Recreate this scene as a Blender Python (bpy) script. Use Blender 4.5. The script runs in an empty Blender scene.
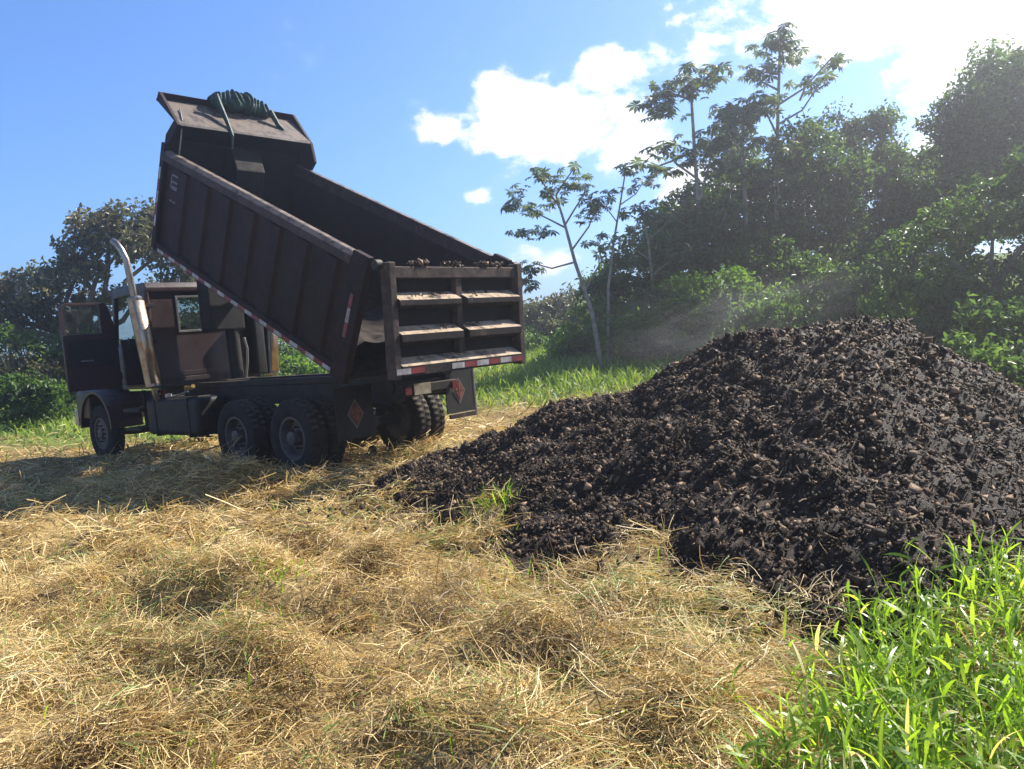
import bpy, bmesh, math, random
import numpy as np
from mathutils import Matrix, Vector
R_ = math.radians
rng = np.random.default_rng(7)
random.seed(7)
sc = bpy.context.scene
COL = sc.collection

# ------------------------------------------------------------------ camera
F_PX, PITCH, ROLL, CAM_Z = 810.0, R_(2.93), R_(3.5), 1.6
_F = np.array([0, math.cos(PITCH), -math.sin(PITCH)]); _R0 = np.array([1., 0, 0]); _U0 = np.cross(_R0, _F)
_R = math.cos(ROLL)*_R0 - math.sin(ROLL)*_U0
_U = math.sin(ROLL)*_R0 + math.cos(ROLL)*_U0
cd = bpy.data.cameras.new('camera'); cam = bpy.data.objects.new('camera', cd); COL.objects.link(cam)
cd.sensor_width = 36.0; cd.lens = 36.0*F_PX/1024.0; cd.clip_start = .05; cd.clip_end = 3000
cam.matrix_world = Matrix(((_R[0], _U[0], -_F[0], 0), (_R[1], _U[1], -_F[1], 0), (_R[2], _U[2], -_F[2], CAM_Z), (0, 0, 0, 1)))
sc.camera = cam
sc.render.resolution_x, sc.render.resolution_y = 1024, 769

# ------------------------------------------------------------------ light
SUN_AZ, SUN_EL = R_(56), R_(43)          # azimuth from +Y towards +X
sun_dir = Vector((math.sin(SUN_AZ)*math.cos(SUN_EL), math.cos(SUN_AZ)*math.cos(SUN_EL), math.sin(SUN_EL)))
sl = bpy.data.lights.new('sun', 'SUN'); sl.energy = 5.0; sl.angle = R_(.53); sl.color = (1, .93, .82)
so = bpy.data.objects.new('sun', sl); COL.objects.link(so)
so.rotation_euler = sun_dir.to_track_quat('Z', 'Y').to_euler(); so.location = sun_dir*60
sc.view_settings.view_transform = 'Standard'; sc.view_settings.look = 'None'
sc.view_settings.exposure = 1.22; sc.view_settings.gamma = 1.0; sc.view_settings.use_curve_mapping = False
sc.render.engine = 'CYCLES'
sc.cycles.use_denoising = True
sc.cycles.max_bounces = 8; sc.cycles.transparent_max_bounces = 8; sc.cycles.volume_bounces = 0
sc.cycles.sample_clamp_indirect = 4.0

world = bpy.data.worlds.new('World'); sc.world = world; world.use_nodes = True
class NT:
    def __init__(s, nt): s.nt = nt; nt.nodes.clear()
    def n(s, t, **k):
        nd = s.nt.nodes.new(t)
        for a, b in k.items(): setattr(nd, a, b)
        return nd
    def l(s, a, b): s.nt.links.new(a, b)
    def val(s, sock, v):
        if isinstance(v, (int, float)): sock.default_value = v
        elif isinstance(v, (tuple, list)): sock.default_value = v
        else: s.l(v, sock)
    def m(s, op, a, b=0.0, c=None, clamp=False):
        nd = s.n('ShaderNodeMath', operation=op, use_clamp=clamp)
        s.val(nd.inputs[0], a); s.val(nd.inputs[1], b)
        if c is not None: s.val(nd.inputs[2], c)
        return nd.outputs[0]
    def mix(s, fac, a, b, mode='MIX'):
        nd = s.n('ShaderNodeMix', data_type='RGBA', blend_type=mode)
        s.val(nd.inputs[0], fac); s.val(nd.inputs[6], a); s.val(nd.inputs[7], b)
        return nd.outputs[2]
    def noise(s, vec, scale, detail=4, rough=.55, dist=0.0):
        nd = s.n('ShaderNodeTexNoise'); nd.inputs['Scale'].default_value = scale
        nd.inputs['Detail'].default_value = detail; nd.inputs['Roughness'].default_value = rough
        nd.inputs['Distortion'].default_value = dist
        if vec is not None: s.l(vec, nd.inputs['Vector'])
        return nd.outputs['Fac']
    def smooth(s, v, a, b):
        nd = s.n('ShaderNodeMapRange', interpolation_type='SMOOTHSTEP')
        s.val(nd.inputs[0], v); nd.inputs[1].default_value = a; nd.inputs[2].default_value = b
        return nd.outputs[0]

w = NT(world.node_tree)
sky = w.n('ShaderNodeTexSky'); sky.sky_type = 'NISHITA'; sky.sun_disc = False
sky.sun_elevation = SUN_EL; sky.sun_rotation = SUN_AZ; sky.altitude = 300
sky.air_density = 1.0; sky.dust_density = .6; sky.ozone_density = 2.5
tc = w.n('ShaderNodeTexCoord'); sp = w.n('ShaderNodeSeparateXYZ'); w.l(tc.outputs['Generated'], sp.inputs[0])
az = w.m('ARCTAN2', sp.outputs[0], sp.outputs[1]); el = w.m('ARCSINE', sp.outputs[2])
cb = w.n('ShaderNodeCombineXYZ'); w.l(az, cb.inputs[0]); w.l(w.m('MULTIPLY', el, 1.5), cb.inputs[1])
n1 = w.noise(cb.outputs[0], 7.0, 9, .62, .25)
n2 = w.noise(cb.outputs[0], 26.0, 7, .6, .1)
nz = w.m('ADD', w.m('MULTIPLY', w.m('SUBTRACT', n1, .5), 1.6), w.m('MULTIPLY', w.m('SUBTRACT', n2, .5), .75))
# cumulus and bright cloud banks: (azimuth, elevation, half width, half height, weight), degrees
CLOUDS = [(3.5, 14.8, 6.4, 3.0, 1.0), (-3.9, 14.9, 2.2, 1.3, .75), (8.8, 13.2, 3.4, 2.6, .72), (7.4, 17.6, 3.0, 1.9, .82),
          (0.5, 17.0, 2.4, 1.6, .8), (25.5, 19.4, 10.4, 3.4, 1.15), (31.5, 15.5, 6.0, 4.0, .95), (17, 20.8, 3.0, 1.5, .55), (13.5, 9.6, 3.6, 1.9, .85),
          (-1.6, 10.3, 2.0, .8, .5), (3, 5.5, 5, 1.5, .6), (20, 9, 6, 2.2, .65), (26, 9, 8, 3, .7),
          (45, 22, 10, 6, 1.0), (70, 14, 14, 5, .9), (100, 20, 12, 6, .9), (140, 15, 14, 5, .8), (175, 25, 12, 6, .8),
          (-150, 18, 14, 6, .8), (-110, 14, 12, 5, .7), (-75, 26, 9, 4, .6)]
lob = None
for a, e, ra, re, wt in CLOUDS:
    dx = w.m('DIVIDE', w.m('SUBTRACT', az, R_(a)), R_(ra)); dy = w.m('DIVIDE', w.m('SUBTRACT', el, R_(e)), R_(re))
    r2 = w.m('ADD', w.m('MULTIPLY', dx, dx), w.m('MULTIPLY', dy, dy))
    v = w.m('MULTIPLY', w.m('POWER', 2.718, w.m('MULTIPLY', r2, -.8)), wt)
    lob = v if lob is None else w.m('MAXIMUM', lob, v)
cm = w.smooth(w.m('ADD', lob, w.m('MULTIPLY', nz, 1.0)), .38, .68)
wisp = w.m('MULTIPLY', w.smooth(w.m('ADD', w.m('MULTIPLY', lob, .7), nz), .15, .8), .28)
cm = w.m('MAXIMUM', cm, wisp)
cloudc = w.mix(w.smooth(n2, .3, .7), (7.4, 7.7, 8.2, 1), (9.2, 9.2, 9.1, 1))
skyt = w.mix(1.0, sky.outputs[0], (.62, .90, 1.30, 1), 'MULTIPLY')
skc = w.mix(cm, skyt, cloudc)
bg = w.n('ShaderNodeBackground'); bg.inputs[1].default_value = .076; w.l(skc, bg.inputs[0])
wo = w.n('ShaderNodeOutputWorld'); w.l(bg.outputs[0], wo.inputs[0])

# ------------------------------------------------------------------ helpers
def ray(px, py):
    d = _F + _R*(px-512)/F_PX - _U*(py-384.5)/F_PX
    return d
def at(px, py, Y):
    d = ray(px, py); return np.array([0, 0, CAM_Z]) + d*(Y/d[1])
def tag(o, label=None, cat=None, group=None, kind=None):
    for k, v in (('label', label), ('category', cat), ('group', group), ('kind', kind)):
        if v: o[k] = v
    return o
def empty(name, loc=(0, 0, 0)):
    o = bpy.data.objects.new(name, None); COL.objects.link(o); o.location = loc; o.empty_display_size = .2
    return o
def link(name, me, mat, parent=None):
    o = bpy.data.objects.new(name, me); COL.objects.link(o)
    if mat is not None and len(me.materials) == 0: me.materials.append(mat)
    if parent is not None: o.parent = parent
    return o
def npmesh(name, V, F, attrs=None, smooth=False):
    V = np.asarray(V, np.float32); F = np.asarray(F, np.int32)
    me = bpy.data.meshes.new(name); k = F.shape[1]
    me.vertices.add(len(V)); me.vertices.foreach_set('co', V.ravel())
    me.loops.add(F.size); me.loops.foreach_set('vertex_index', F.ravel())
    me.polygons.add(len(F)); me.polygons.foreach_set('loop_start', np.arange(len(F), dtype=np.int32)*k)
    try: me.polygons.foreach_set('loop_total', np.full(len(F), k, np.int32))
    except Exception: pass
    if smooth: me.polygons.foreach_set('use_smooth', np.ones(len(F), bool))
    me.update(calc_edges=True)
    for an, av in (attrs or {}).items():
        a = me.attributes.new(an, 'FLOAT', 'POINT'); a.data.foreach_set('value', np.asarray(av, np.float32))
    return me
# value noise -----------------------------------------------------
_tab = np.random.default_rng(3).random((256, 256))
def vnoise(x, y):
    xi = np.floor(x).astype(int); yi = np.floor(y).astype(int); fx = x-xi; fy = y-yi
    fx = fx*fx*(3-2*fx); fy = fy*fy*(3-2*fy)
    g = lambda a, b: _tab[a & 255, b & 255]
    return (g(xi, yi)*(1-fx)+g(xi+1, yi)*fx)*(1-fy)+(g(xi, yi+1)*(1-fx)+g(xi+1, yi+1)*fx)*fy
def fbm(x, y, o=4, l=2.1, g=.5):
    s = 0; a = 1; t = 0
    for i in range(o): s = s+a*vnoise(x+17.3*i, y-9.1*i); t += a; a *= g; x = x*l; y = y*l
    return s/t-.5
def sstep(v, a, b):
    t = np.clip((v-a)/(b-a), 0, 1); return t*t*(3-2*t)

# ------------------------------------------------------------------ materials
MATS = {}
def surf(name, c1, c2, scale=4.0, rough=.7, spec=.3, metal=0.0, bump=.0, bscale=30, dust=None, dust_amt=0.0, c3=None, s3=14):
    m = bpy.data.materials.new(name); m.use_nodes = True; t = NT(m.node_tree)
    o = t.n('ShaderNodeOutputMaterial'); p = t.n('ShaderNodeBsdfPrincipled'); t.l(p.outputs[0], o.inputs[0])
    c = t.n('ShaderNodeTexCoord').outputs['Object']
    f = t.smooth(t.noise(c, scale, 6, .62), .36, .66)
    col = t.mix(f, (*c1, 1), (*c2, 1))
    if c3: col = t.mix(t.smooth(t.noise(c, s3, 7, .7), .54, .68), col, (*c3, 1))
    if dust:
        g = t.n('ShaderNodeNewGeometry'); s = t.n('ShaderNodeSeparateXYZ'); t.l(g.outputs['Normal'], s.inputs[0])
        d = t.m('MULTIPLY', t.smooth(s.outputs[2], .35, .8), t.m('MULTIPLY', t.smooth(t.noise(c, 5, 7, .72), .33, .56), dust_amt))
        col = t.mix(d, col, (*dust, 1))
    t.l(col, p.inputs['Base Color'])
    rn = t.m('ADD', t.m('MULTIPLY', t.m('SUBTRACT', t.noise(c, scale*3, 5), .5), .35), rough)
    t.l(rn, p.inputs['Roughness']); p.inputs['Metallic'].default_value = metal
    p.inputs['Specular IOR Level'].default_value = spec
    if bump:
        b = t.n('ShaderNodeBump'); b.inputs['Strength'].default_value = bump; b.inputs['Distance'].default_value = .02
        t.l(t.noise(c, bscale, 6, .65), b.inputs['Height']); t.l(b.outputs[0], p.inputs['Normal'])
    MATS[name] = m; return m
def leafmat(name, stops, trans=.5, rough=.45, spec=.4, tint=None):
    """leaf or blade: colour by the per-piece value 'rnd', light passing through"""
    m = bpy.data.materials.new(name); m.use_nodes = True; t = NT(m.node_tree)
    o = t.n('ShaderNodeOutputMaterial')
    a = t.n('ShaderNodeAttribute'); a.attribute_name = 'rnd'
    r = t.n('ShaderNodeValToRGB'); e = r.color_ramp.elements
    while len(e) > 1: e.remove(e[-1])
    e[0].position, e[0].color = stops[0][0], (*stops[0][1], 1)
    for q, cc in stops[1:]: x = e.new(q); x.color = (*cc, 1)
    t.l(a.outputs['Fac'], r.inputs[0])
    p = t.n('ShaderNodeBsdfPrincipled'); t.l(r.outputs[0], p.inputs['Base Color'])
    p.inputs['Roughness'].default_value = rough; p.inputs['Specular IOR Level'].default_value = spec
    tr = t.n('ShaderNodeBsdfTranslucent')
    t.l(t.mix(1.0, r.outputs[0], (*(tint or (1.5, 1.6, .8)), 1), 'MULTIPLY'), tr.inputs[0])
    mx = t.n('ShaderNodeMixShader'); mx.inputs[0].default_value = trans
    t.l(p.outputs[0], mx.inputs[1]); t.l(tr.outputs[0], mx.inputs[2]); t.l(mx.outputs[0], o.inputs[0])
    MATS[name] = m; return m
def glassmat(name, tint=(.8, .85, .85), rough=.05, alpha=.25):
    m = bpy.data.materials.new(name); m.use_nodes = True; t = NT(m.node_tree)
    o = t.n('ShaderNodeOutputMaterial'); g = t.n('ShaderNodeBsdfGlossy'); g.inputs['Roughness'].default_value = rough
    tp = t.n('ShaderNodeBsdfTransparent'); tp.inputs[0].default_value = (*tint, 1)
    d = t.n('ShaderNodeBsdfDiffuse'); d.inputs[0].default_value = (.30, .30, .28, 1)
    fr = t.n('ShaderNodeFresnel'); fr.inputs[0].default_value = 1.5
    c = t.n('ShaderNodeTexCoord').outputs['Object']
    m0 = t.n('ShaderNodeMixShader'); t.l(t.m('MULTIPLY', t.smooth(t.noise(c, 5, 6), .3, .7), alpha), m0.inputs[0])
    t.l(tp.outputs[0], m0.inputs[1]); t.l(d.outputs[0], m0.inputs[2])
    mx = t.n('ShaderNodeMixShader'); t.l(fr.outputs[0], mx.inputs[0]); t.l(m0.outputs[0], mx.inputs[1]); t.l(g.outputs[0], mx.inputs[2])
    t.l(mx.outputs[0], o.inputs[0]); MATS[name] = m; return m

DUST = (.42, .34, .25)
surf('bed_paint', (.0150, .0075, .0085), (.0235, .0110, .0110), 2.2, .62, .14, 0, .15, 22, (.16, .12, .09), .2, (.030, .019, .015), 9)
surf('bed_inner', (.010, .0085, .009), (.018, .0135, .0125), 3.0, .7, .14, 0, .3, 18, (.10, .07, .05), .5)
surf('rail_paint', (.036, .027, .026), (.06, .045, .041), 5, .6, .14, 0, .15, 25, DUST, .35, (.10, .06, .045), 10)
surf('gate_shade_paint', (.016, .013, .013), (.030, .022, .019), 4, .7, .14, 0, .3, 22, (.46, .35, .24), .85, (.07, .052, .04), 8)  # base darkened so the colour itself holds the gate's shade
surf('post_paint', (.035, .027, .023), (.085, .064, .05), 6, .75, .14, 0, .3, 26, DUST, .7, (.09, .06, .045), 12)
surf('shield_paint', (.018, .013, .013), (.04, .029, .026), 3, .65, .3, 0, .2, 20, (.30, .235, .18), .42)
surf('cab_paint', (.026, .012, .013), (.040, .019, .018), 2.6, .42, .45, 0, .06, 30, (.20, .15, .12), .25, (.05, .034, .032), 26)
surf('dark_metal', (.012, .011, .012), (.026, .022, .019), 5, .65, .35, .2, .2, 25, (.22, .17, .11), .35)
surf('black_paint', (.008, .008, .009), (.016, .015, .015), 6, .6, .35, 0, .1, 25)
surf('rubber', (.012, .0115, .011), (.028, .025, .021), 5, .85, .25, 0, .25, 40, (.26, .20, .13), .35)
surf('flap_rubber', (.009, .009, .010), (.016, .015, .014), 5, .7, .3, 0, .1, 30)
surf('rim_paint', (.06, .055, .05), (.12, .10, .085), 6, .6, .4, .1, .15, 30)
surf('chrome', (.36, .345, .32), (.24, .19, .15), 4, .36, .5, .95, .03, 40, None, 0, (.30, .20, .13), 8)
surf('heat_shield', (.50, .42, .33), (.36, .26, .18), 5, .38, .5, .85, .05, 40)
surf('aluminium', (.42, .42, .42), (.30, .29, .28), 5, .35, .5, .8, .05, 40)
surf('tape_red', (.22, .018, .018), (.10, .016, .016), 8, .45, .5, 0, 0)
surf('tape_white', (.42, .40, .38), (.22, .20, .19), 8, .45, .5, 0, 0)
surf('lamp_red', (.12, .008, .012), (.07, .006, .008), 8, .25, .5)
surf('plate', (.30, .27, .20), (.18, .15, .11), 9, .6, .3)
surf('marking', (.20, .20, .22), (.10, .10, .115), 9, .6, .3)
surf('emblem_border', (.17, .145, .11), (.10, .085, .065), 12, .6, .3)
surf('emblem_red', (.20, .065, .04), (.13, .04, .028), 10, .6, .3)
surf('emblem_dark', (.10, .03, .025), (.06, .025, .02), 10, .6, .3)
surf('tarp', (.007, .034, .028), (.016, .055, .044), 9, .6, .35, 0, .35, 16, None, 0, (.03, .085, .068), 11)
surf('rope', (.28, .27, .23), (.18, .18, .16), 12, .8, .2)
surf('seat_vinyl', (.03, .028, .028), (.05, .045, .04), 6, .6, .3)
surf('brass', (.50, .36, .12), (.36, .24, .08), 8, .4, .5, .7)
surf('bark', (.20, .175, .14), (.12, .10, .08), 6, .9, .15, 0, .5, 18, None, 0, (.26, .25, .21), 5)
surf('bark_pale', (.30, .28, .24), (.20, .18, .15), 5, .9, .15, 0, .4, 18)
glassmat('glass', (.85, .90, .88), .05, .10)
MATS['mirror'] = surf('mirror', (.8, .8, .8), (.7, .7, .7), 3, .06, .5, 1.0)
leafmat('straw', [(0, (.12, .075, .03)), (.18, (.29, .19, .075)), (.45, (.58, .43, .175)), (.75, (.74, .58, .275)), (.9, (.82, .70, .42)), (.93, (.25, .30, .08)), (1, (.15, .25, .05))], .28, .5, .35, (1.15, 1.05, .8))
leafmat('grass_blade', [(0, (.08, .16, .02)), (.5, (.19, .32, .035)), (.85, (.31, .45, .06)), (.97, (.45, .52, .11)), (1, (.58, .52, .28))], .55, .38, .45, (1.5, 1.45, .6))
leafmat('meadow_blade', [(0, (.09, .16, .03)), (.6, (.20, .30, .05)), (.9, (.34, .40, .10)), (1, (.50, .44, .20))], .45, .5, .3, (1.4, 1.35, .7))
leafmat('leaf_forest', [(0, (.030, .058, .022)), (.5, (.066, .115, .034)), (.85, (.125, .185, .052)), (1, (.22, .27, .09))], .52, .42, .4)
leafmat('leaf_bright', [(0, (.04, .085, .016)), (.5, (.09, .16, .028)), (.85, (.15, .24, .04)), (1, (.24, .30, .07))], .5, .42, .4)
leafmat('leaf_mid', [(0, (.03, .06, .018)), (.5, (.065, .115, .028)), (.85, (.12, .19, .042)), (1, (.22, .28, .07))], .46, .42, .4)
leafmat('leaf_cecropia', [(0, (.035, .055, .028)), (.6, (.07, .10, .045)), (1, (.12, .15, .075))], .35, .5, .3)
leafmat('leaf_dull', [(0, (.07, .075, .04)), (.5, (.14, .145, .07)), (.8, (.22, .19, .11)), (.93, (.28, .17, .10)), (1, (.34, .21, .14))], .28, .45, .4, (1.3, 1.3, .9))

# ------------------------------------------------------------------ truck pose (needed by the terrain)
T_POS = np.array([-2.09, 11.85, .13]); _h, _tp, _tr = R_(48.7), R_(-.7), R_(-1.38)
_X = np.array([-math.sin(_h), math.cos(_h), 0]); _Z = np.array([0, 0, 1.]); _Y = np.cross(_Z, _X)
_X2 = math.cos(_tp)*_X + math.sin(_tp)*_Z; _Z2 = np.cross(_X2, _Y)
_Y3 = math.cos(_tr)*_Y + math.sin(_tr)*_Z2; _Z3 = np.cross(_X2, _Y3)
T_ROT = np.stack([_X2, _Y3, _Z3], 1)

# ------------------------------------------------------------------ terrain
MOUNDS = [(-3.75, 9.95, .85, .34), (-4.5, 10.3, .6, .20), (-2.5, 9.95, .5, .16), (-.22, 7.15, .33, .26), (-1.55, 5.35, .45, .20), (-2.1, 5.45, .4, .17), (-1.05, 5.95, .34, .20),
          (-2.9, 5.8, .45, .18), (-3.4, 7.4, .6, .20), (-2.2, 7.6, .5, .14), (-1.3, 8.3, .5, .16), (.75, 5.25, .35, .14), (-.6, 5.1, .4, .10), (.3, 4.3, .45, .12),
          (-1.5, 3.9, .5, .12), (-.5, 3.5, .35, .09), (.55, 3.6, .4, .1), (-1.2, 9.9, .45, .18), (-.75, 10.3, .4, .2), (-4.8, 7.9, .7, .2), (-.25, 3.15, .3, .08), (-1.4, 11.6, .45, .16), (.9, 13.6, .6, .2)]
def base_h(x, y):
    r = np.hypot(x-(T_POS[0]-2.4), y-(T_POS[1]+2.1))
    wt = 1-sstep(r, 5.0, 9.0)
    pl = T_POS[2] - .12 - (_Z3[0]*(x-T_POS[0]) + _Z3[1]*(y-T_POS[1]))/_Z3[2]
    right = sstep(x, -10, 6)
    far = (y-15)
    far = .5*(far+np.sqrt(far*far+9))-0.3
    rise = far*(.018+.062*right)
    rise = np.minimum(rise, 3.0+4.0*right) * (.4 + .6*sstep(y, 8, 16))
    bank = np.maximum(0, x-7.0); bank = np.minimum(bank*.16, 2.2)*sstep(y, 7, 16)
    return pl*wt + (rise+bank)*(1-wt*.9)
def ground_h(x, y):
    h = base_h(x, y)
    near = 1-sstep(np.hypot(x, y-6), 13, 30)
    n = .29*fbm(x/1.4, y/1.4, 3)+.22*fbm(x/.42+5, y/.42, 3)
    h = h + n*near
    for mx, my, mr, mh in MOUNDS:
        d2 = ((x-mx)**2+(y-my)**2)/(mr*mr)
        h = h + mh*.92*np.exp(-d2*d2*.9)
    return h + fbm(x/14, y/14, 3)*1.2*sstep(y, 24, 60)
# heap of compost
PK = np.array([3.32, 7.6]); RD = np.array([-.48, 9.05]); _dl = RD-PK; _L = np.hypot(*_dl); _dl = _dl/_L
def heap_h(x, y, fine=True):
    dx, dy = x-PK[0], y-PK[1]
    s = np.clip(dx*_dl[0]+dy*_dl[1], 0, _L); px, py = dx-s*_dl[0], dy-s*_dl[1]
    d = np.sqrt(px*px+py*py+.06)-.2
    tt = s/_L
    H = 1.74 - 1.0*tt - .25*tt**3 + .04*np.sin(tt*9)
    ang = np.arctan2(py, px)
    slope = .40 + .45*sstep(np.cos(ang+.4), -.1, .8) + .12*sstep(py, -.2, 1.2)
    h = H - slope*d
    k = .18                                   # soft shoulder at the crown
    d0 = np.hypot(dx+.05, dy)
    h = np.minimum(h, 1.58-.10*d0) + .0
    wob = .26*fbm(x/1.1+3, y/1.1, 3)+.22*fbm(x/.40, y/.40+8, 3)
    h = h+wob*np.clip(h*1.6+.25, 0, 1)
    if fine: h = h+.12*fbm(x/.13, y/.13, 3)+.05*fbm(x/.05+7, y/.05, 2)
    return h

def axis_coords(lo, hi, step, far):
    a = np.arange(lo, hi+1e-6, step); out = [a]
    up = [hi]; s = step
    while up[-1] < far: s *= 1.17; up.append(up[-1]+s)
    dn = [lo]; s = step
    while dn[-1] > -far: s *= 1.17; dn.append(dn[-1]-s)
    return np.concatenate([np.array(dn[:0:-1]), a, np.array(up[1:])])
def sheet(xs, ys, fn, name, mat, smooth=True, keep=None):
    X, Y = np.meshgrid(xs, ys); Z = fn(X, Y); n, m = X.shape
    V = np.stack([X, Y, Z], -1).reshape(-1, 3)
    i = np.arange(n*m).reshape(n, m)
    Fq = np.stack([i[:-1, :-1], i[:-1, 1:], i[1:, 1:], i[1:, :-1]], -1).reshape(-1, 4)
    if keep is not None:
        kk = keep(V); fk = kk[Fq].any(1); Fq = Fq[fk]
        used = np.unique(Fq); re = -np.ones(len(V), int); re[used] = np.arange(len(used)); V = V[used]; Fq = re[Fq]
    return npmesh(name, V, Fq, smooth=smooth)

# ground material: dry hay litter near the truck, green turf beyond
gm = bpy.data.materials.new('ground_litter'); gm.use_nodes = True; t = NT(gm.node_tree)
o = t.n('ShaderNodeOutputMaterial'); p = t.n('ShaderNodeBsdfPrincipled'); t.l(p.outputs[0], o.inputs[0])
g = t.n('ShaderNodeNewGeometry').outputs['Position']
sx = t.n('ShaderNodeSeparateXYZ'); t.l(g, sx.inputs[0])
hay = t.mix(t.smooth(t.noise(g, 5, 8, .7), .35, .65), (.085, .058, .026, 1), (.24, .17, .072, 1))
hay = t.mix(t.smooth(t.noise(g, 60, 4, .7), .4, .65), hay, (.36, .26, .11, 1))
grn = t.mix(t.smooth(t.noise(g, 1.2, 6, .65), .35, .65), (.07, .11, .025, 1), (.15, .20, .045, 1))
edge = t.m('ADD', sx.outputs[1], t.m('MULTIPLY', t.m('SUBTRACT', t.noise(g, .35, 5), .5), 9))
edge = t.m('ADD', edge, t.m('MULTIPLY', t.m('ABSOLUTE', sx.outputs[0]), .10)); edge = t.m('ADD', edge, t.m('MULTIPLY', t.m('MAXIMUM', t.m('SUBTRACT', sx.outputs[0], 5.0), 0.0), .6))
t.l(t.mix(t.smooth(edge, 18.0, 20.0), hay, grn), p.inputs['Base Color']); p.inputs['Roughness'].default_value = .95
p.inputs['Specular IOR Level'].default_value = .1
b = t.n('ShaderNodeBump'); b.inputs['Strength'].default_value = .6; b.inputs['Distance'].default_value = .03
t.l(t.noise(g, 40, 5, .7), b.inputs['Height']); t.l(b.outputs[0], p.inputs['Normal'])
gx = axis_coords(-9, 8, .09, 420); gy = axis_coords(1.0, 16.0, .09, 420)
ground = link('ground', sheet(gx, gy, ground_h, 'ground', None), gm)
tag(ground, kind='structure', label='field of cut dry hay running up to green turf under the trees')

# ------------------------------------------------------------------ ribbons (straw, grass)
def ribbons(P, yaw, pitch, length, width, nseg, curl, twist, rnd, name, taper=.25):
    """P (N,3) bases; each ribbon runs out along yaw/pitch and bends by curl (radians over its length)"""
    N = len(P); pts = np.zeros((N, nseg+1, 3)); pts[:, 0] = P
    yw = yaw.copy(); pt = pitch.copy(); sl_ = (length/nseg)
    for k in range(nseg):
        d = np.stack([np.cos(pt)*np.cos(yw), np.cos(pt)*np.sin(yw), np.sin(pt)], -1)
        pts[:, k+1] = pts[:, k]+d*sl_[:, None]; pt = pt+curl[:, 0]/nseg; yw = yw+curl[:, 1]/nseg
    side = np.stack([-np.sin(yaw), np.cos(yaw), np.zeros(N)], -1)
    up = np.stack([-np.sin(pitch)*np.cos(yaw), -np.sin(pitch)*np.sin(yaw), np.cos(pitch)], -1)
    S = side*np.cos(twist)[:, None]+up*np.sin(twist)[:, None]
    V = np.zeros((N, nseg+1, 2, 3))
    for k in range(nseg+1):
        q = k/nseg; wv = width*(taper+(1-taper)*math.sin(math.pi*min(1, .18+.82*q)) if taper < 1 else 1.0)*.5
        if taper < 1 and k == nseg: wv = width*.06
        V[:, k, 0] = pts[:, k]-S*wv[:, None]; V[:, k, 1] = pts[:, k]+S*wv[:, None]
    idx = np.arange(N*(nseg+1)*2).reshape(N, nseg+1, 2)
    Fq = np.stack([idx[:, :-1, 0], idx[:, :-1, 1], idx[:, 1:, 1], idx[:, 1:, 0]], -1).reshape(-1, 4)
    return npmesh(name, V.reshape(-1, 3), Fq, {'rnd': np.repeat(rnd, (nseg+1)*2)})
def wedge_points(n, y0, y1, k=.80, pad=.7, power=1.0):
    y = np.sqrt(rng.random(n)*(y1*y1-y0*y0)+y0*y0)
    x = (rng.random(n)*2-1)*(k*y+pad)
    return x, y
def hay_edge(x, y):
    return y + .10*np.abs(x) + .6*np.maximum(0, x-5) + 6*(.5*fbm(x/3.1+2, y/3.1, 3))
def straw(n, y0, y1, lmin, lmax, wmin, wmax, name, label, lift=.05, ns=3):
    x, y = wedge_points(n, y0, y1); tuft = rng.random(n) < .62; zo = np.zeros(n)
    nc = int(9*(y1*y1-y0*y0)*.8); cx_, cy_ = wedge_points(nc, y0, y1); cr = rng.uniform(.09, .30, nc)*(1+.02*cy_); chh = cr*rng.uniform(.25, .62, nc); cyaw = rng.uniform(0, 6.28, nc); ctone = rng.normal(0, .13, nc)
    i = rng.integers(0, nc, n); a_ = rng.uniform(0, 6.28, n); q = np.sqrt(rng.random(n))
    x = np.where(tuft, cx_[i]+cr[i]*q*np.cos(a_), x); y = np.where(tuft, cy_[i]+cr[i]*q*np.sin(a_), y)
    zo = np.where(tuft, chh[i]*(1-q*q)*rng.random(n)**.5, 0)
    lift_ = ground_h(x, y)-base_h(x, y)
    keep = (heap_h(x, y, False) < np.maximum(lift_, 0)*.9+.03+.05*rng.random(n)) & (hay_edge(x, y) < 18.8+1.2*rng.standard_normal(n)) & (y > 1.6)
    clump = fbm(x/.5+40, y/.5, 3)
    keep &= tuft | (rng.random(n) < np.clip(.74+2.4*clump, .22, 1))
    x, y, zo, tuft, i, a_ = x[keep], y[keep], zo[keep], tuft[keep], i[keep], a_[keep]; n = len(x)
    L = rng.uniform(lmin, lmax, n)*(.6+.8*rng.random(n)**2)
    base = 3.0*fbm(x/1.3, y/1.3, 2)*math.pi
    yaw = np.where(tuft, cyaw[i]+rng.normal(0, .75, n), base + rng.normal(0, 1.1, n))
    pit = rng.normal(.08, .26, n); stick = rng.random(n) < .05; pit[stick] += rng.uniform(.3, .9, stick.sum())
    z = ground_h(x, y) + lift*rng.random(n)**1.6 - .01 + zo
    curl = np.stack([rng.normal(-.5, .5, n), rng.normal(0, .9, n)], -1)
    green = fbm(x/.8-20, y/.8+7, 3)
    brown = fbm(x/1.1+70, y/1.1+31, 3)
    r = np.clip(rng.beta(2.2, 2.0, n)*.9 + brown*.5 + np.where(tuft, ctone[i], 0), 0, .9)
    gsel = rng.random(n) < np.clip(.07+1.1*(green-.07), .02, .55); r[gsel] = rng.uniform(.92, 1, gsel.sum())
    me = ribbons(np.stack([x, y, z], -1), yaw, pit, L, rng.uniform(wmin, wmax, n), ns, curl, rng.normal(0, .7, n), r, name, 1.0)
    o = link(name, me, MATS['straw']); tag(o, label, 'hay', kind='stuff'); return o
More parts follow.
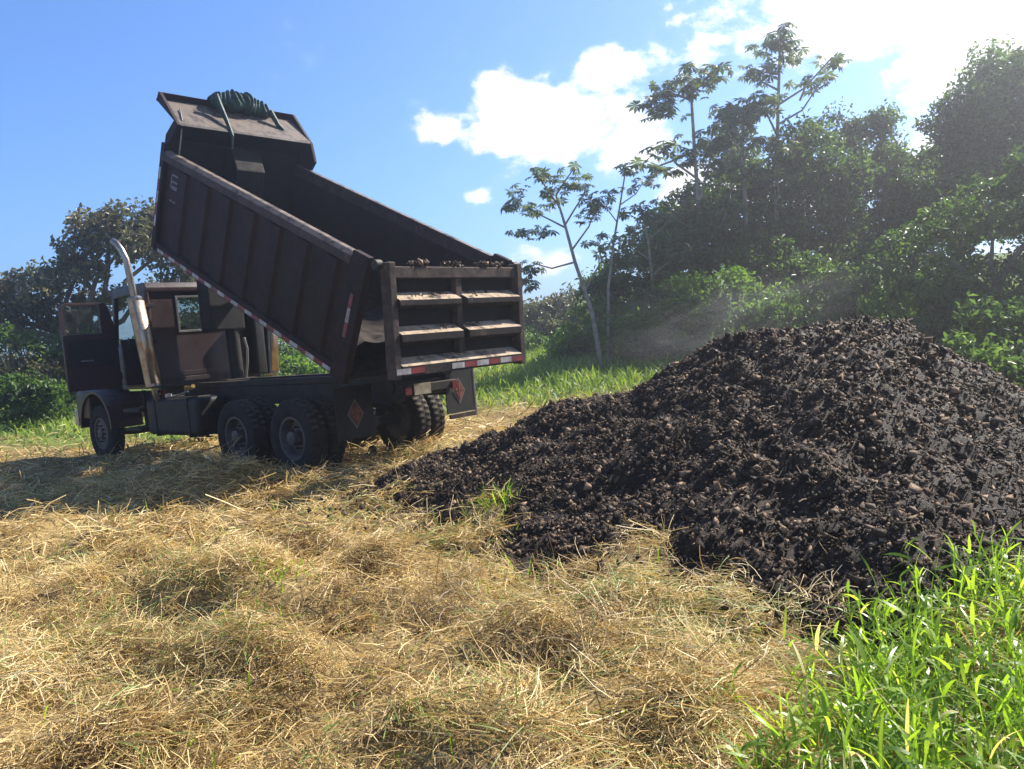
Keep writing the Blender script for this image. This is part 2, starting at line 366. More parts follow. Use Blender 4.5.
straw(172000, 2.2, 6.6, .07, .26, .0022, .0052, 'cut_hay', 'pale golden cut hay strewn across the foreground', .075)
straw(90000, 6.4, 13, .12, .36, .0045, .010, 'cut_hay', 'golden cut hay lying around the truck wheels', .08, 2)
straw(46000, 12.5, 27, .15, .42, .008, .018, 'cut_hay', 'sunlit yellow cut hay behind the truck', .10, 2)

# green shoots pushing through the hay
def shoots():
    cx, cy = [], []
    spots = [(-.12, 6.9, 26), (-.05, 6.4, 22), (.15, 6.3, 16), (-.35, 5.9, 20), (-.25, 5.3, 12), (-2.6, 4.6, 16), (-2.45, 4.3, 14), (-1.6, 4.9, 18), (-1.35, 4.2, 12), (.75, 5.0, 10), (1.25, 4.2, 14),
             (-3.3, 9.5, 18), (-2.4, 9.6, 16), (.35, 4.8, 8), (-.9, 4.5, 8), (-2.0, 9.3, 10), (-1.75, 5.3, 20), (-.6, 7.2, 14), (-.2, 7.15, 30), (-.22, 7.0, 40), (-.1, 7.1, 40), (-.3, 6.85, 30), (-.1, 5.6, 30), (.2, 5.7, 30), (-1.5, 5.2, 30)]
    for a, b_, c in spots:
        cx += list(a+rng.normal(0, .13, c)); cy += list(b_+rng.normal(0, .13, c))
    x2, y2 = wedge_points(5200, 2.3, 13); k = (heap_h(x2, y2, False) < 0) & (fbm(x2/.8, y2/.8+50, 3) > .03)
    x = np.concatenate([cx, x2[k]]); y = np.concatenate([cy, y2[k]]); n = len(x)
    me = ribbons(np.stack([x, y, ground_h(x, y)-.01], -1), rng.uniform(0, 6.28, n), rng.uniform(.7, 1.45, n), rng.uniform(.08, .24, n), rng.uniform(.005, .011, n), 4,
                 np.stack([rng.normal(-.8, .5, n), rng.normal(0, .3, n)], -1), rng.normal(0, .4, n), rng.random(n)*.9, 'green_shoots')
    tag(link('green_shoots', me, MATS['grass_blade']), 'small green grass shoots coming up through the dry hay', 'grass', kind='stuff')
shoots()
# lush grass in the right foreground
def lush():
    def area(n):
        x = rng.uniform(.4, 4.6, n); y = rng.uniform(2.0, 4.9, n)
        left = .66+(y-2.6)*.66+.5*fbm(x/.35, y/.35, 3)
        d = np.clip((x-left)/.45, 0, 1); k = (rng.random(n) < d**.8+.02*(x > left-.25)) & (y < 4.15+.04*x+.14*rng.standard_normal(n))
        return x[k], y[k], d[k]
    G = lambda x, y: np.maximum(base_h(x, y), ground_h(x, y)-.02)
    tone = lambda x, y, n: np.clip(rng.beta(2, 2, n)+.5*fbm(x/.5, y/.5, 2)+rng.choice([0, .3], n, p=[.93, .07]), 0, 1)
    x, y, d = area(5200); n = len(x)
    me = ribbons(np.stack([x, y, G(x, y)], -1), rng.uniform(0, 6.28, n), rng.uniform(.8, 1.5, n), rng.uniform(.14, .40, n)*(.5+.5*d), rng.uniform(.006, .015, n), 6,
                 np.stack([-rng.gamma(2.4, .5, n), rng.normal(0, .4, n)], -1), rng.normal(0, .5, n), tone(x, y, n), 'lush_grass')
    tag(link('lush_grass', me, MATS['grass_blade']), 'lush bright green broad-bladed grass in front of the compost heap', 'grass', kind='stuff')
    # leafy stems: short blades leaving each stem at several heights
    x, y, d = area(1900); n = len(x); sh = rng.uniform(.14, .40, n)*(.55+.45*d); m = 7
    q = np.tile(np.linspace(.25, 1.0, m), n); X = np.repeat(x, m); Y = np.repeat(y, m); S = np.repeat(sh, m); lx = np.repeat(rng.normal(0, .10, n), m); ly = np.repeat(rng.normal(0, .10, n), m)
    P = np.stack([X+lx*q, Y+ly*q, G(X, Y)+S*q], -1); N = len(P)
    me = ribbons(P, np.tile(np.arange(m)*2.5, n)+np.repeat(rng.uniform(0, 6.28, n), m)+rng.normal(0, .3, N), rng.uniform(.25, 1.2, N)+.35*(q > .95), rng.uniform(.07, .18, N), rng.uniform(.007, .018, N), 5,
                 np.stack([-rng.gamma(2.0, .45, N), rng.normal(0, .3, N)], -1), rng.normal(0, .4, N), np.clip(tone(X, Y, N)+.18*q-.05, 0, 1), 'leafy_grass')
    tag(link('leafy_grass', me, MATS['grass_blade']), 'leafy yellow-green grass stems in the bottom right corner', 'grass', kind='stuff')
    x0, y0 = X[::m], Y[::m]; z0 = G(x0, y0); tip = P[m-1::m]; v = tip-np.stack([x0, y0, z0], -1); ln_ = np.linalg.norm(v, axis=1); ns_ = len(x0)
    me = ribbons(np.stack([x0, y0, z0], -1), np.arctan2(v[:, 1], v[:, 0]), np.arcsin(v[:, 2]/ln_), ln_, np.full(ns_, .0065), 3, np.zeros((ns_, 2)), rng.normal(0, .8, ns_), rng.random(ns_)*.6, 'grass_stems', 1.0)
    tag(link('grass_stems', me, MATS['grass_blade']), 'thin green stems carrying the leafy foreground grass', 'grass', kind='stuff')
    x, y, d = area(9000); n = len(x)
    me = ribbons(np.stack([x, y, G(x, y)], -1), rng.uniform(0, 6.28, n), rng.uniform(.1, 1.2, n), rng.uniform(.08, .24, n), rng.uniform(.004, .010, n), 3,
                 np.stack([-rng.gamma(2, .5, n), rng.normal(0, .4, n)], -1), rng.normal(0, .6, n), rng.random(n)*.8, 'grass_thatch')
    tag(link('grass_thatch', me, MATS['grass_blade']), 'short green undergrowth at the foot of the lush grass', 'grass', kind='stuff')
lush()
def meadow(n, x0, x1, y0, y1, lmin, lmax, name, label, lo=18.6):
    x = rng.uniform(x0, x1, n); y = rng.uniform(y0, y1, n)
    k = (hay_edge(x, y) > lo+1.2*rng.standard_normal(n)); x, y = x[k], y[k]; n = len(x)
    me = ribbons(np.stack([x, y, ground_h(x, y)-.03], -1), rng.uniform(0, 6.28, n), rng.uniform(.8, 1.5, n), rng.uniform(lmin, lmax, n)*(.6+.8*(fbm(x/2, y/2, 2)+.5)), rng.uniform(.02, .045, n), 3,
                 np.stack([rng.normal(-.9, .4, n), rng.normal(0, .3, n)], -1), rng.normal(0, .5, n), np.clip(rng.beta(2, 2, n)+fbm(x/3, y/3, 2)*.6, 0, 1), name)
    tag(link(name, me, MATS['meadow_blade']), label, 'grass', kind='stuff')
meadow(27000, -3, 16, 14, 31, .25, .55, 'meadow_grass', 'sunlit green meadow grass at the foot of the forest')
meadow(15000, -26, -6, 16, 32, .22, .5, 'meadow_grass', 'green meadow grass beyond the front of the truck', 18.6)

# ------------------------------------------------------------------ compost heap
cm_ = bpy.data.materials.new('compost'); cm_.use_nodes = True; t = NT(cm_.node_tree)
o = t.n('ShaderNodeOutputMaterial'); p = t.n('ShaderNodeBsdfPrincipled'); t.l(p.outputs[0], o.inputs[0])
c = t.n('ShaderNodeTexCoord').outputs['Object']
a = t.n('ShaderNodeAttribute'); a.attribute_name = 'rnd'
cc = t.mix(t.smooth(t.noise(c, 9, 8, .7), .35, .65), (.010, .0068, .0048, 1), (.045, .029, .018, 1))
cc = t.mix(t.m('POWER', a.outputs['Fac'], 3.0), cc, (.36, .24, .145, 1))
t.l(cc, p.inputs['Base Color']); p.inputs['Roughness'].default_value = .62; p.inputs['Specular IOR Level'].default_value = .16
b = t.n('ShaderNodeBump'); b.inputs['Strength'].default_value = .8; b.inputs['Distance'].default_value = .02
t.l(t.noise(c, 55, 6, .75), b.inputs['Height']); t.l(b.outputs[0], p.inputs['Normal'])
MATS['compost'] = cm_
def clods(P, size, name, parent=None, mat='compost', flat=.75, rnd=None):
    """irregular lumps: squashed octahedra with jittered corners"""
    N = len(P); O = np.array([[1, 0, 0], [0, 1, 0], [-1, 0, 0], [0, -1, 0], [0, 0, 1], [0, 0, -1.]])
    V = O[None]*(.6+.7*rng.random((N, 6, 1)))*(.55+.9*rng.random((N, 1, 3)))+rng.normal(0, .2, (N, 6, 3)); V[:, :, 2] *= flat
    q = rng.normal(0, 1, (N, 4)); q /= np.linalg.norm(q, axis=1)[:, None]; w_, x_, y_, z_ = q.T
    M = np.stack([np.stack([1-2*(y_*y_+z_*z_), 2*(x_*y_-z_*w_), 2*(x_*z_+y_*w_)], -1), np.stack([2*(x_*y_+z_*w_), 1-2*(x_*x_+z_*z_), 2*(y_*z_-x_*w_)], -1), np.stack([2*(x_*z_-y_*w_), 2*(y_*z_+x_*w_), 1-2*(x_*x_+y_*y_)], -1)], 1)
    V = np.einsum('nij,nkj->nki', M, V)*size[:, None, None]+P[:, None]
    Ft = np.array([[0, 1, 4], [1, 2, 4], [2, 3, 4], [3, 0, 4], [1, 0, 5], [2, 1, 5], [3, 2, 5], [0, 3, 5]])
    F3 = (Ft[None]+(np.arange(N)*6)[:, None, None]).reshape(-1, 3)
    if rnd is None: rnd = rng.random(N)
    return link(name, npmesh(name, V.reshape(-1, 3), F3, {'rnd': np.repeat(rnd, 6)}), MATS[mat], parent)
heap = empty('compost_heap', (float(PK[0]), float(PK[1]), 0))
tag(heap, 'large dark brown heap of steaming compost tipped behind the truck', 'compost heap')
def heap_surface(X, Y): return np.where(heap_h(X, Y) > -.12, base_h(X, Y)+heap_h(X, Y), base_h(X, Y)-.15)
hm = sheet(np.arange(-3.0, 8.4, .03), np.arange(3.0, 13.0, .03), heap_surface, 'heap_body', None, False, lambda V: heap_h(V[:, 0], V[:, 1], False) > -.1)
hb = link('heap_body', hm, MATS['compost'], heap); hb.matrix_parent_inverse = Matrix.Translation((-PK[0], -PK[1], 0))
def heap_points(n, thr=-.02):
    x = rng.uniform(-2.4, 7.6, n); y = rng.uniform(3.2, 12, n); h = heap_h(x, y, False); k = h > thr
    return x[k], y[k], h[k]
for n, smin, smax, nm, up in ((250000, .005, .016, 'fine_crumbs', .010), (60000, .012, .042, 'compost_clods', .004), (2300, .022, .06, 'compost_lumps', -.012)):
    x, y, h = heap_points(n)
    kk = rng.random(len(x)) < np.clip(.75+2.4*fbm(x/.22+11, y/.22, 3), .45, 1); x, y = x[kk], y[kk]
    s = smin+(smax-smin)*rng.random(len(x))**2.5
    ob = clods(np.stack([x, y, base_h(x, y)+heap_h(x, y)+up], -1), s, nm, heap)
    ob.matrix_parent_inverse = Matrix.Translation((-PK[0], -PK[1], 0)); tag(ob, kind='stuff')
# straggling bits and bark shreds on the heap
x, y, h = heap_points(26000); n = len(x)
ob = link('bark_shreds', ribbons(np.stack([x, y, base_h(x, y)+heap_h(x, y)+.012], -1), rng.uniform(0, 6.28, n), rng.normal(.2, .4, n), rng.uniform(.02, .08, n), rng.uniform(.004, .014, n), 2,
         np.stack([rng.normal(-.3, .4, n), rng.normal(0, .5, n)], -1), rng.normal(0, .6, n), rng.random(n), 'bark_shreds', 1.0), MATS['compost'], heap)
ob.matrix_parent_inverse = Matrix.Translation((-PK[0], -PK[1], 0)); tag(ob, kind='stuff')
# crumbs scattered on the hay round the foot of the heap
x = rng.uniform(-3, 3, 9000); y = rng.uniform(4, 11.5, 9000); h = heap_h(x, y, False); k = (h < .02) & (h > -.45) & (rng.random(9000) < np.exp(h*7)); x, y = x[k], y[k]
tag(clods(np.stack([x, y, ground_h(x, y)+.05], -1), rng.uniform(.01, .035, len(x)), 'compost_crumbs'), 'dark compost crumbs scattered on the hay at the heap foot', 'compost', kind='stuff')

# ------------------------------------------------------------------ mesh builder for hard things
class MB:
    def __init__(s): s.bm = bmesh.new()
    def box(s, x0, x1, y0, y1, z0, z1, M=None):
        vs = [s.bm.verts.new(((x0, x1)[i & 1], (y0, y1)[i >> 1 & 1], (z0, z1)[i >> 2 & 1])) for i in range(8)]
        for f in ((0, 2, 3, 1), (4, 5, 7, 6), (0, 1, 5, 4), (2, 6, 7, 3), (0, 4, 6, 2), (1, 3, 7, 5)): s.bm.faces.new([vs[i] for i in f])
        if M is not None: bmesh.ops.transform(s.bm, matrix=M, verts=vs)
        return s
    def prism(s, poly, a, b, axis='y'):
        """polygon (p,q) in the two other axes (x,z for y; y,z for x; x,y for z) extruded from a to b"""
        def P(p, q, c): return {'y': (p, c, q), 'x': (c, p, q), 'z': (p, q, c)}[axis]
        A = [s.bm.verts.new(P(p, q, a)) for p, q in poly]; B = [s.bm.verts.new(P(p, q, b)) for p, q in poly]; n = len(poly)
        s.bm.faces.new(A); s.bm.faces.new(B[::-1])
        for i in range(n): s.bm.faces.new((A[i], B[i], B[(i+1) % n], A[(i+1) % n]))
        return s
    def tube(s, pts, r, n=12, cap=True):
        pts = [Vector(p) for p in pts]; rings = []; rr = r if isinstance(r, (list, tuple)) else [r]*len(pts)
        for i, p in enumerate(pts):
            d = (pts[min(i+1, len(pts)-1)]-pts[max(i-1, 0)]).normalized()
            u = d.orthogonal().normalized() if i == 0 else (u-d*u.dot(d)).normalized(); v = d.cross(u)
            rings.append([s.bm.verts.new(p+(u*math.cos(6.28319*k/n)+v*math.sin(6.28319*k/n))*rr[i]) for k in range(n)])
        for a, b in zip(rings, rings[1:]):
            for k in range(n): s.bm.faces.new((a[k], a[(k+1) % n], b[(k+1) % n], b[k]))
        if cap: s.bm.faces.new(rings[0][::-1]); s.bm.faces.new(rings[-1])
        return s
    def lathe(s, prof, c, n=48, fn=None, closed=False):
        """profile (radius, y offset) turned about the y axis through c"""
        rings = []
        for j, (r, y) in enumerate(prof):
            rings.append([s.bm.verts.new((c[0]+(r+(fn(j, k) if fn else 0))*math.cos(6.28319*k/n), c[1]+y, c[2]+(r+(fn(j, k) if fn else 0))*math.sin(6.28319*k/n))) for k in range(n)])
        pr = list(zip(rings, rings[1:])) + ([(rings[-1], rings[0])] if closed else [])
        for a, b in pr:
            for k in range(n): s.bm.faces.new((a[k], a[(k+1) % n], b[(k+1) % n], b[k]))
        if not closed: s.bm.faces.new(rings[0][::-1]); s.bm.faces.new(rings[-1])
        return s
    def build(s, name, mat, parent=None, bevel=0, seg=2, smooth=False):
        bmesh.ops.recalc_face_normals(s.bm, faces=s.bm.faces)
        if bevel:
            es = [e for e in s.bm.edges if len(e.link_faces) == 2 and e.calc_face_angle(0) > .5]
            bmesh.ops.bevel(s.bm, geom=es, offset=bevel, segments=seg, affect='EDGES', profile=.6, clamp_overlap=True)
        me = bpy.data.meshes.new(name); s.bm.to_mesh(me); s.bm.free()
        if smooth:
            me.polygons.foreach_set('use_smooth', np.ones(len(me.polygons), bool))
            try: me.set_sharp_from_angle(angle=R_(38))
            except Exception: pass
        return link(name, me, MATS[mat], parent)

truck = empty('dump_truck')
tag(truck, 'dark maroon dump truck with its bed tipped up and driver door open', 'dump truck')
truck.matrix_world = Matrix([[*T_ROT[i], T_POS[i]] for i in range(3)]+[[0, 0, 0, 1]])

# chassis ---------------------------------------------------------
for s in (-1, 1):
    MB().box(-1.25, 7.3, s*.43-.045, s*.43+.045, .78, 1.07).build('frame_rail', 'dark_metal', truck, .01)
    MB().box(-1.2, 4.2, s*.43-.06, s*.43+.06, 1.075, 1.17).build('subframe_rail', 'dark_metal', truck, .008)
for x in (-1.15, -.3, .72, 1.9, 2.9, 4.0, 5.3):
    MB().box(x-.06, x+.06, -.38, .38, .82, 1.03).build('crossmember', 'dark_metal', truck, .008)
MB().box(-1.36, -1.26, -.50, .50, .87, .99).build('rear_bumper', 'dark_metal', truck, .012)
for s in (-1, 1):
    for y in (.43,): MB().box(-1.385, -1.363, s*y-.055, s*y+.055, .86, .97).build('tail_light', 'lamp_red', truck, .008)
MB().box(-1.375, -1.363, .02, .32, .85, 1.0).build('licence_plate', 'plate', truck)
for x in (.22, 1.68):
    MB().tube([(x, -1.1, .40), (x, 1.1, .40)], .085, 14).tube([(x-.28, 0, .46), (x+.05, 0, .41), (x+.28, 0, .44)], [.1, .27, .12], 16).build('rear_axle', 'dark_metal', truck, smooth=True)
for s in (-1, 1):
    MB().prism([(.05, .50), (.95, .66), (1.85, .50), (1.85, .58), (.95, .84), (.05, .58)], s*.52, s*.62).build('leaf_spring', 'dark_metal', truck, .01)
MB().tube([(6.72, -1.0, .34), (6.72, -.5, .30), (6.72, .5, .30), (6.72, 1.0, .34)], .07, 12).build('front_axle', 'dark_metal', truck, smooth=True)

# wheels ----------------------------------------------------------
def wheel(x, y, side, steer=False, rad=.545, wd=.27):
    h = wd/2
    prof = [(.30, -h*.80), (.36, -h*.97), (.43, -h*1.0), (.482, -h*.93), (rad-.012, -h*.82), (rad, -h*.60), (rad, -h*.22), (rad-.013, -h*.1), (rad-.013, h*.1), (rad, h*.22), (rad, h*.60), (rad-.012, h*.82), (.482, h*.93), (.43, h*1.0), (.36, h*.97), (.30, h*.80)]
    lug = lambda j, k: (-.016 if (k+(1 if j > 7 else 0)) % 2 and j in (4, 5, 6, 9, 10, 11) else 0)
    w_ = MB().lathe(prof, (0, 0, 0), 72, lug, closed=True).build('wheel', 'rubber', truck)
    w_.location = (x, y, .375 if not steer else .33)
    d = -.05 if not steer else .06
    rp = [(.305, -h*.8), (.305, h*.82), (.27, h*.82), (.255, h*.6), (.24, h*.2+d), (.10, h*.3+d), (.095, h*.95), (.07, h*1.0), (.01, h*1.0), (.01, -h*.7), (.29, -h*.7)]
    if side < 0: rp = [(r, -v) for r, v in rp]
    MB().lathe(rp, (0, 0, 0), 40).build('rim', 'rim_paint', w_, smooth=True)
    nb = MB()
    for k in range(10):
        a = k*.62832; c = (.155*math.cos(a), side*(h*.24+d), .155*math.sin(a)); nb.tube([c, (c[0], c[1]+side*.045, c[2])], .014, 6)
    tag(nb.build('wheel_nuts', 'dark_metal', w_), kind='stuff')
    return w_
for x in (.22, 1.68):
    for s in (-1, 1):
        wheel(x, s*1.10, s); wheel(x, s*.80, s)
for s in (-1, 1): wheel(6.72, s*1.02, s, True)
# mud flaps with diamond emblems ------------------------------------
def flap(y0, y1, z0, z1, x, emy):
    f = MB().box(x, x+.018, y0, y1, z0, z1).build('mud_flap', 'flap_rubber', truck, .004)
    cy, cz = emy, z0+(z1-z0)*.50
    def dia(a, b, xo, nm, mt, th=.004):
        MB().prism([(cy-a, cz), (cy, cz-b), (cy+a, cz), (cy, cz+b)], x-xo-th, x-xo, 'x').build(nm, mt, f)
    dia(.135, .20, .001, 'emblem_border', 'emblem_border'); dia(.112, .168, .006, 'emblem_field', 'emblem_dark')
    q = MB()
    for pl in ([(-.085, .01), (0, .135), (.012, .06), (-.03, -.005)], [(.085, .01), (.015, .12), (.022, .05), (.035, .0)], [(-.07, -.02), (-.02, -.02), (.0, -.07), (-.02, -.11)], [(.07, -.02), (.03, -.02), (.022, -.08), (.03, -.09)], [(-.012, .03), (.012, .03), (.008, -.13), (-.008, -.13)]):
        q.prism([(cy+a, cz+b) for a, b in pl], x-.016, x-.0115, 'x')
    q.build('emblem_figure', 'emblem_red', f)
    MB().box(x-.01, x+.03, y0-.02, y1+.02, z1-.0, z1+.05).build('flap_bracket', 'dark_metal', f, .006)
    return f
flap(.53, 1.14, .34, 1.0, -.74, .83); fr = flap(-1.45, -.86, .44, 1.10, -.74, -1.13)
MB().box(-.775, -.745, -1.44, -.88, .36, .43).build('flap_weight', 'post_paint', fr, .006)
MB().tube([(-.735, -1.475, .36), (-.735, -1.475, 1.08)], .018, 8).build('flap_rod', 'aluminium', fr)

# tanks and fittings ------------------------------------------------
MB().box(2.95, 4.75, .58, 1.12, .34, .96).build('fuel_tank', 'black_paint', truck, .09, 4, True)
for x in (3.25, 4.4): MB().box(x-.03, x+.03, .56, 1.135, .32, .98).build('tank_strap', 'dark_metal', truck, .02)
MB().tube([(4.1, 1.0, .98), (4.1, 1.0, 1.04)], .06, 14).build('tank_cap', 'aluminium', truck)
MB().box(4.95, 5.6, .72, 1.15, .40, .46).box(4.95, 5.6, .72, 1.15, .74, .80).box(4.95, 5.0, .72, .78, .40, 1.1).box(5.55, 5.6, .72, .78, .40, 1.1).build('cab_step', 'dark_metal', truck, .008)
MB().tube([(4.36, .98, 1.05), (4.30, .98, 1.05)], .06, 14).build('marker_light', 'lamp_red', truck, smooth=True)
MB().tube([(3.95, .75, 1.05), (3.85, .8, 1.12), (3.72, .78, 1.10), (3.6, .8, 1.14)], .035, 8).build('air_coupling', 'brass', truck, smooth=True)
MB().tube([(4.3, .9, 1.03), (4.1, .92, .99), (3.9, .9, 1.01), (3.7, .85, 1.06)], .018, 8).build('air_hose', 'aluminium', truck, smooth=True)
MB().tube([(2.35, .55, .62), (2.9, .55, .62)], .14, 18).build('air_tank', 'dark_metal', truck, smooth=True)
MB().box(2.1, 2.75, -1.1, -.55, .45, .95).build('battery_box', 'black_paint', truck, .04, 3)

# cab ---------------------------------------------------------------
cab = MB().box(4.46, 5.85, -1.0, 1.0, 1.14, 1.22).box(5.66, 5.74, -1.0, 1.0, 1.22, 2.05).build('cab', 'cab_paint', truck, .015)
bk = MB()                                  # rear wall round its window
bk.box(4.44, 4.49, -1.05, 1.05, 1.20, 2.11); bk.box(4.44, 4.49, -1.05, -.50, 2.11, 2.70); bk.box(4.44, 4.49, .50, 1.05, 2.11, 2.70); bk.box(4.44, 4.49, -1.05, 1.05, 2.70, 2.84)
bk.build('rear_wall', 'cab_paint', cab)
MB().box(4.425, 4.445, -.53, .53, 2.08, 2.12).box(4.425, 4.445, -.53, .53, 2.69, 2.73).box(4.425, 4.445, .49, .53, 2.12, 2.69).box(4.425, 4.445, -.53, -.49, 2.12, 2.69).build('window_frame', 'aluminium', cab, .006)
MB().box(4.462, 4.468, -.5, .5, 2.11, 2.70).build('rear_window', 'glass', cab)
MB().box(4.42, 4.442, -1.04, 1.04, 1.22, 1.30).build('sill_strip', 'rail_paint', cab, .006)
MB().prism([(4.40, 2.80), (4.40, 2.88), (4.46, 2.97), (5.5, 3.0), (5.72, 2.94), (5.78, 2.84), (5.78, 2.80)], -1.05, 1.05).build('cab_roof', 'cab_paint', cab, .05, 4, True)
MB().box(4.46, 4.74, 1.0, 1.05, 1.20, 2.80).build('corner_panel', 'cab_paint', cab, .01)
MB().box(4.46, 5.75, -1.05, -1.0, 1.20, 2.16).box(4.46, 4.78, -1.05, -1.0, 2.16, 2.80).box(5.62, 5.70, -1.05, -1.0, 2.16, 2.80).build('right_door', 'cab_paint', cab, .01)
MB().box(4.78, 5.62, -1.03, -1.022, 2.16, 2.80).build('right_window', 'glass', cab)
for s in (-1, 1):
    MB().prism([(5.86, 2.05), (5.94, 2.05), (5.76, 2.84), (5.68, 2.84)], s*.96, s*1.04).build('windscreen_pillar', 'cab_paint', cab, .01)
MB().prism([(5.88, 2.05), (5.89, 2.05), (5.715, 2.84), (5.705, 2.84)], -.96, .96).build('windscreen', 'glass', cab)
MB().box(5.5, 5.84, -.95, .95, 1.85, 2.06).build('dashboard', 'black_paint', cab, .04, 3)
for y in (.5, -.5):
    st = MB().box(4.72, 5.2, y-.26, y+.26, 1.45, 1.62).build('seat', 'seat_vinyl', cab, .05, 3)
    MB().box(4.58, 4.72, y-.25, y+.25, 1.58, 2.20).build('seat_back', 'seat_vinyl', st, .05, 3)
sw = MB().tube([(5.42+.10*math.cos(a*.3927)*.5, .5+.22*math.sin(a*.3927), 2.02+.20*math.cos(a*.3927)) for a in range(17)], .016, 8, False).build('steering_wheel', 'black_paint', cab, smooth=True)
for i, y in enumerate((-.6, -.2, .2, .6)): MB().box(5.6, 5.68, y-.04, y+.04, 2.975, 3.03).build('roof_marker', 'brass', cab, .015)
MB().tube([(4.6, .35, 2.97), (4.6, .35, 3.06)], .03, 10).build('roof_vent', 'chrome', cab)
MB().prism([(4.428, 1.32), (4.441, 1.32), (4.441, 1.40), (4.428, 1.40)], -.98, .98).build('swage_line', 'cab_paint', cab, .004)
for s in (-1, 1): MB().tube([(4.45, s*1.03, 1.2), (4.45, s*1.03, 2.82)], .05, 12).build('corner_roll', 'cab_paint', cab, smooth=True)
for z in (1.4, 2.0): MB().tube([(5.77, 1.04, z-.06), (5.77, 1.04, z+.06)], .03, 10).build('door_hinge', 'dark_metal', cab, smooth=True)
MB().tube([(4.70, 1.06, 1.5), (4.70, 1.11, 1.52), (4.70, 1.11, 2.3), (4.70, 1.06, 2.32)], .015, 8).build('grab_handle', 'aluminium', cab, smooth=True)
# bonnet, wings, bumper
MB().prism([(-.80, 1.15), (.80, 1.15), (.78, 1.85), (.62, 2.03), (-.62, 2.03), (-.78, 1.85)], 5.86, 7.45, 'x').build('bonnet', 'cab_paint', truck, .05, 3, True)
gr = MB().box(7.46, 7.52, -.62, .62, 1.1, 1.92).build('radiator_grille', 'chrome', truck, .02)
for k in range(9): MB().box(7.523, 7.54, -.56, .56, 1.16+k*.08, 1.19+k*.08).build('grille_slat', 'dark_metal', gr)
for s in (-1, 1):
    arc = [(6.72+.66*math.cos(R_(a)), .44+.66*math.sin(R_(a))) for a in range(0, 181, 12)]
    arc = [(7.35, .60)]+arc if False else arc
    out = [(6.72+.72*math.cos(R_(a)), .44+.72*math.sin(R_(a))) for a in range(180, -1, -12)]
    wg = MB().prism(arc+out, s*.62, s*1.22).build('front_wing', 'cab_paint', truck, .012)
    MB().box(6.2, 6.8, s*1.222-.01, s*1.222+.01, 1.12, 1.165).build('wing_trim', 'aluminium', wg, .004)
    MB().prism([(7.0, .62), (7.62, .62), (7.62, 1.12), (7.3, 1.22), (7.0, 1.14)], s*.66, s*1.18).build('headlight_pod', 'cab_paint', wg, .05, 3, True)
    MB().lathe([(.10, 0), (.095, .03), (.02, .05)] if s else [], (0, 0, 0), 20).build('headlight', 'glass', wg, smooth=True)
    hl = wg.children[-1]; hl.location = (7.63, s*.92, .92); hl.rotation_euler = (0, 0, -math.pi/2)
MB().box(7.62, 7.78, -1.18, 1.18, .48, .80).build('front_bumper', 'aluminium', truck, .04, 3)
# open driver door, hinged at the front pillar and swung square to the cab
door = MB().box(5.74, 5.80, 1.04, 1.97, 1.20, 2.20).build('driver_door', 'cab_paint', truck, .015)
MB().prism([(1.30, 2.20), (1.03, 2.20), (1.14, 2.62), (1.20, 2.74), (1.30, 2.74)], 5.745, 5.795, 'x').build('quarter_panel', 'cab_paint', door, .006)
MB().prism([(1.30, 2.70), (1.30, 2.75), (1.88, 2.75), (1.97, 2.66), (1.97, 2.20), (1.915, 2.20), (1.915, 2.65), (1.86, 2.70)], 5.745, 5.795, 'x').build('window_frame', 'cab_paint', door, .006)
MB().box(5.766, 5.772, 1.30, 1.915, 2.20, 2.70).build('door_window', 'glass', door)
MB().box(5.715, 5.738, 1.12, 1.90, 1.62, 2.08).build('door_trim', 'black_paint', door, .01)
MB().tube([(5.735, 1.5, 1.72), (5.69, 1.52, 1.72), (5.69, 1.7, 1.72), (5.735, 1.72, 1.72)], .014, 8).build('pull_handle', 'aluminium', door, smooth=True)
mr = MB().box(6.03, 6.07, 1.56, 1.80, 2.22, 2.66).build('mirror', 'black_paint', door, .015)
MB().box(6.02, 6.028, 1.575, 1.785, 2.24, 2.64).build('mirror_glass', 'mirror', mr)
MB().tube([(5.79, 1.9, 2.15), (6.05, 1.68, 2.18), (6.05, 1.68, 2.7), (5.79, 1.9, 2.72)], .012, 8).build('mirror_bracket', 'aluminium', mr, smooth=True)

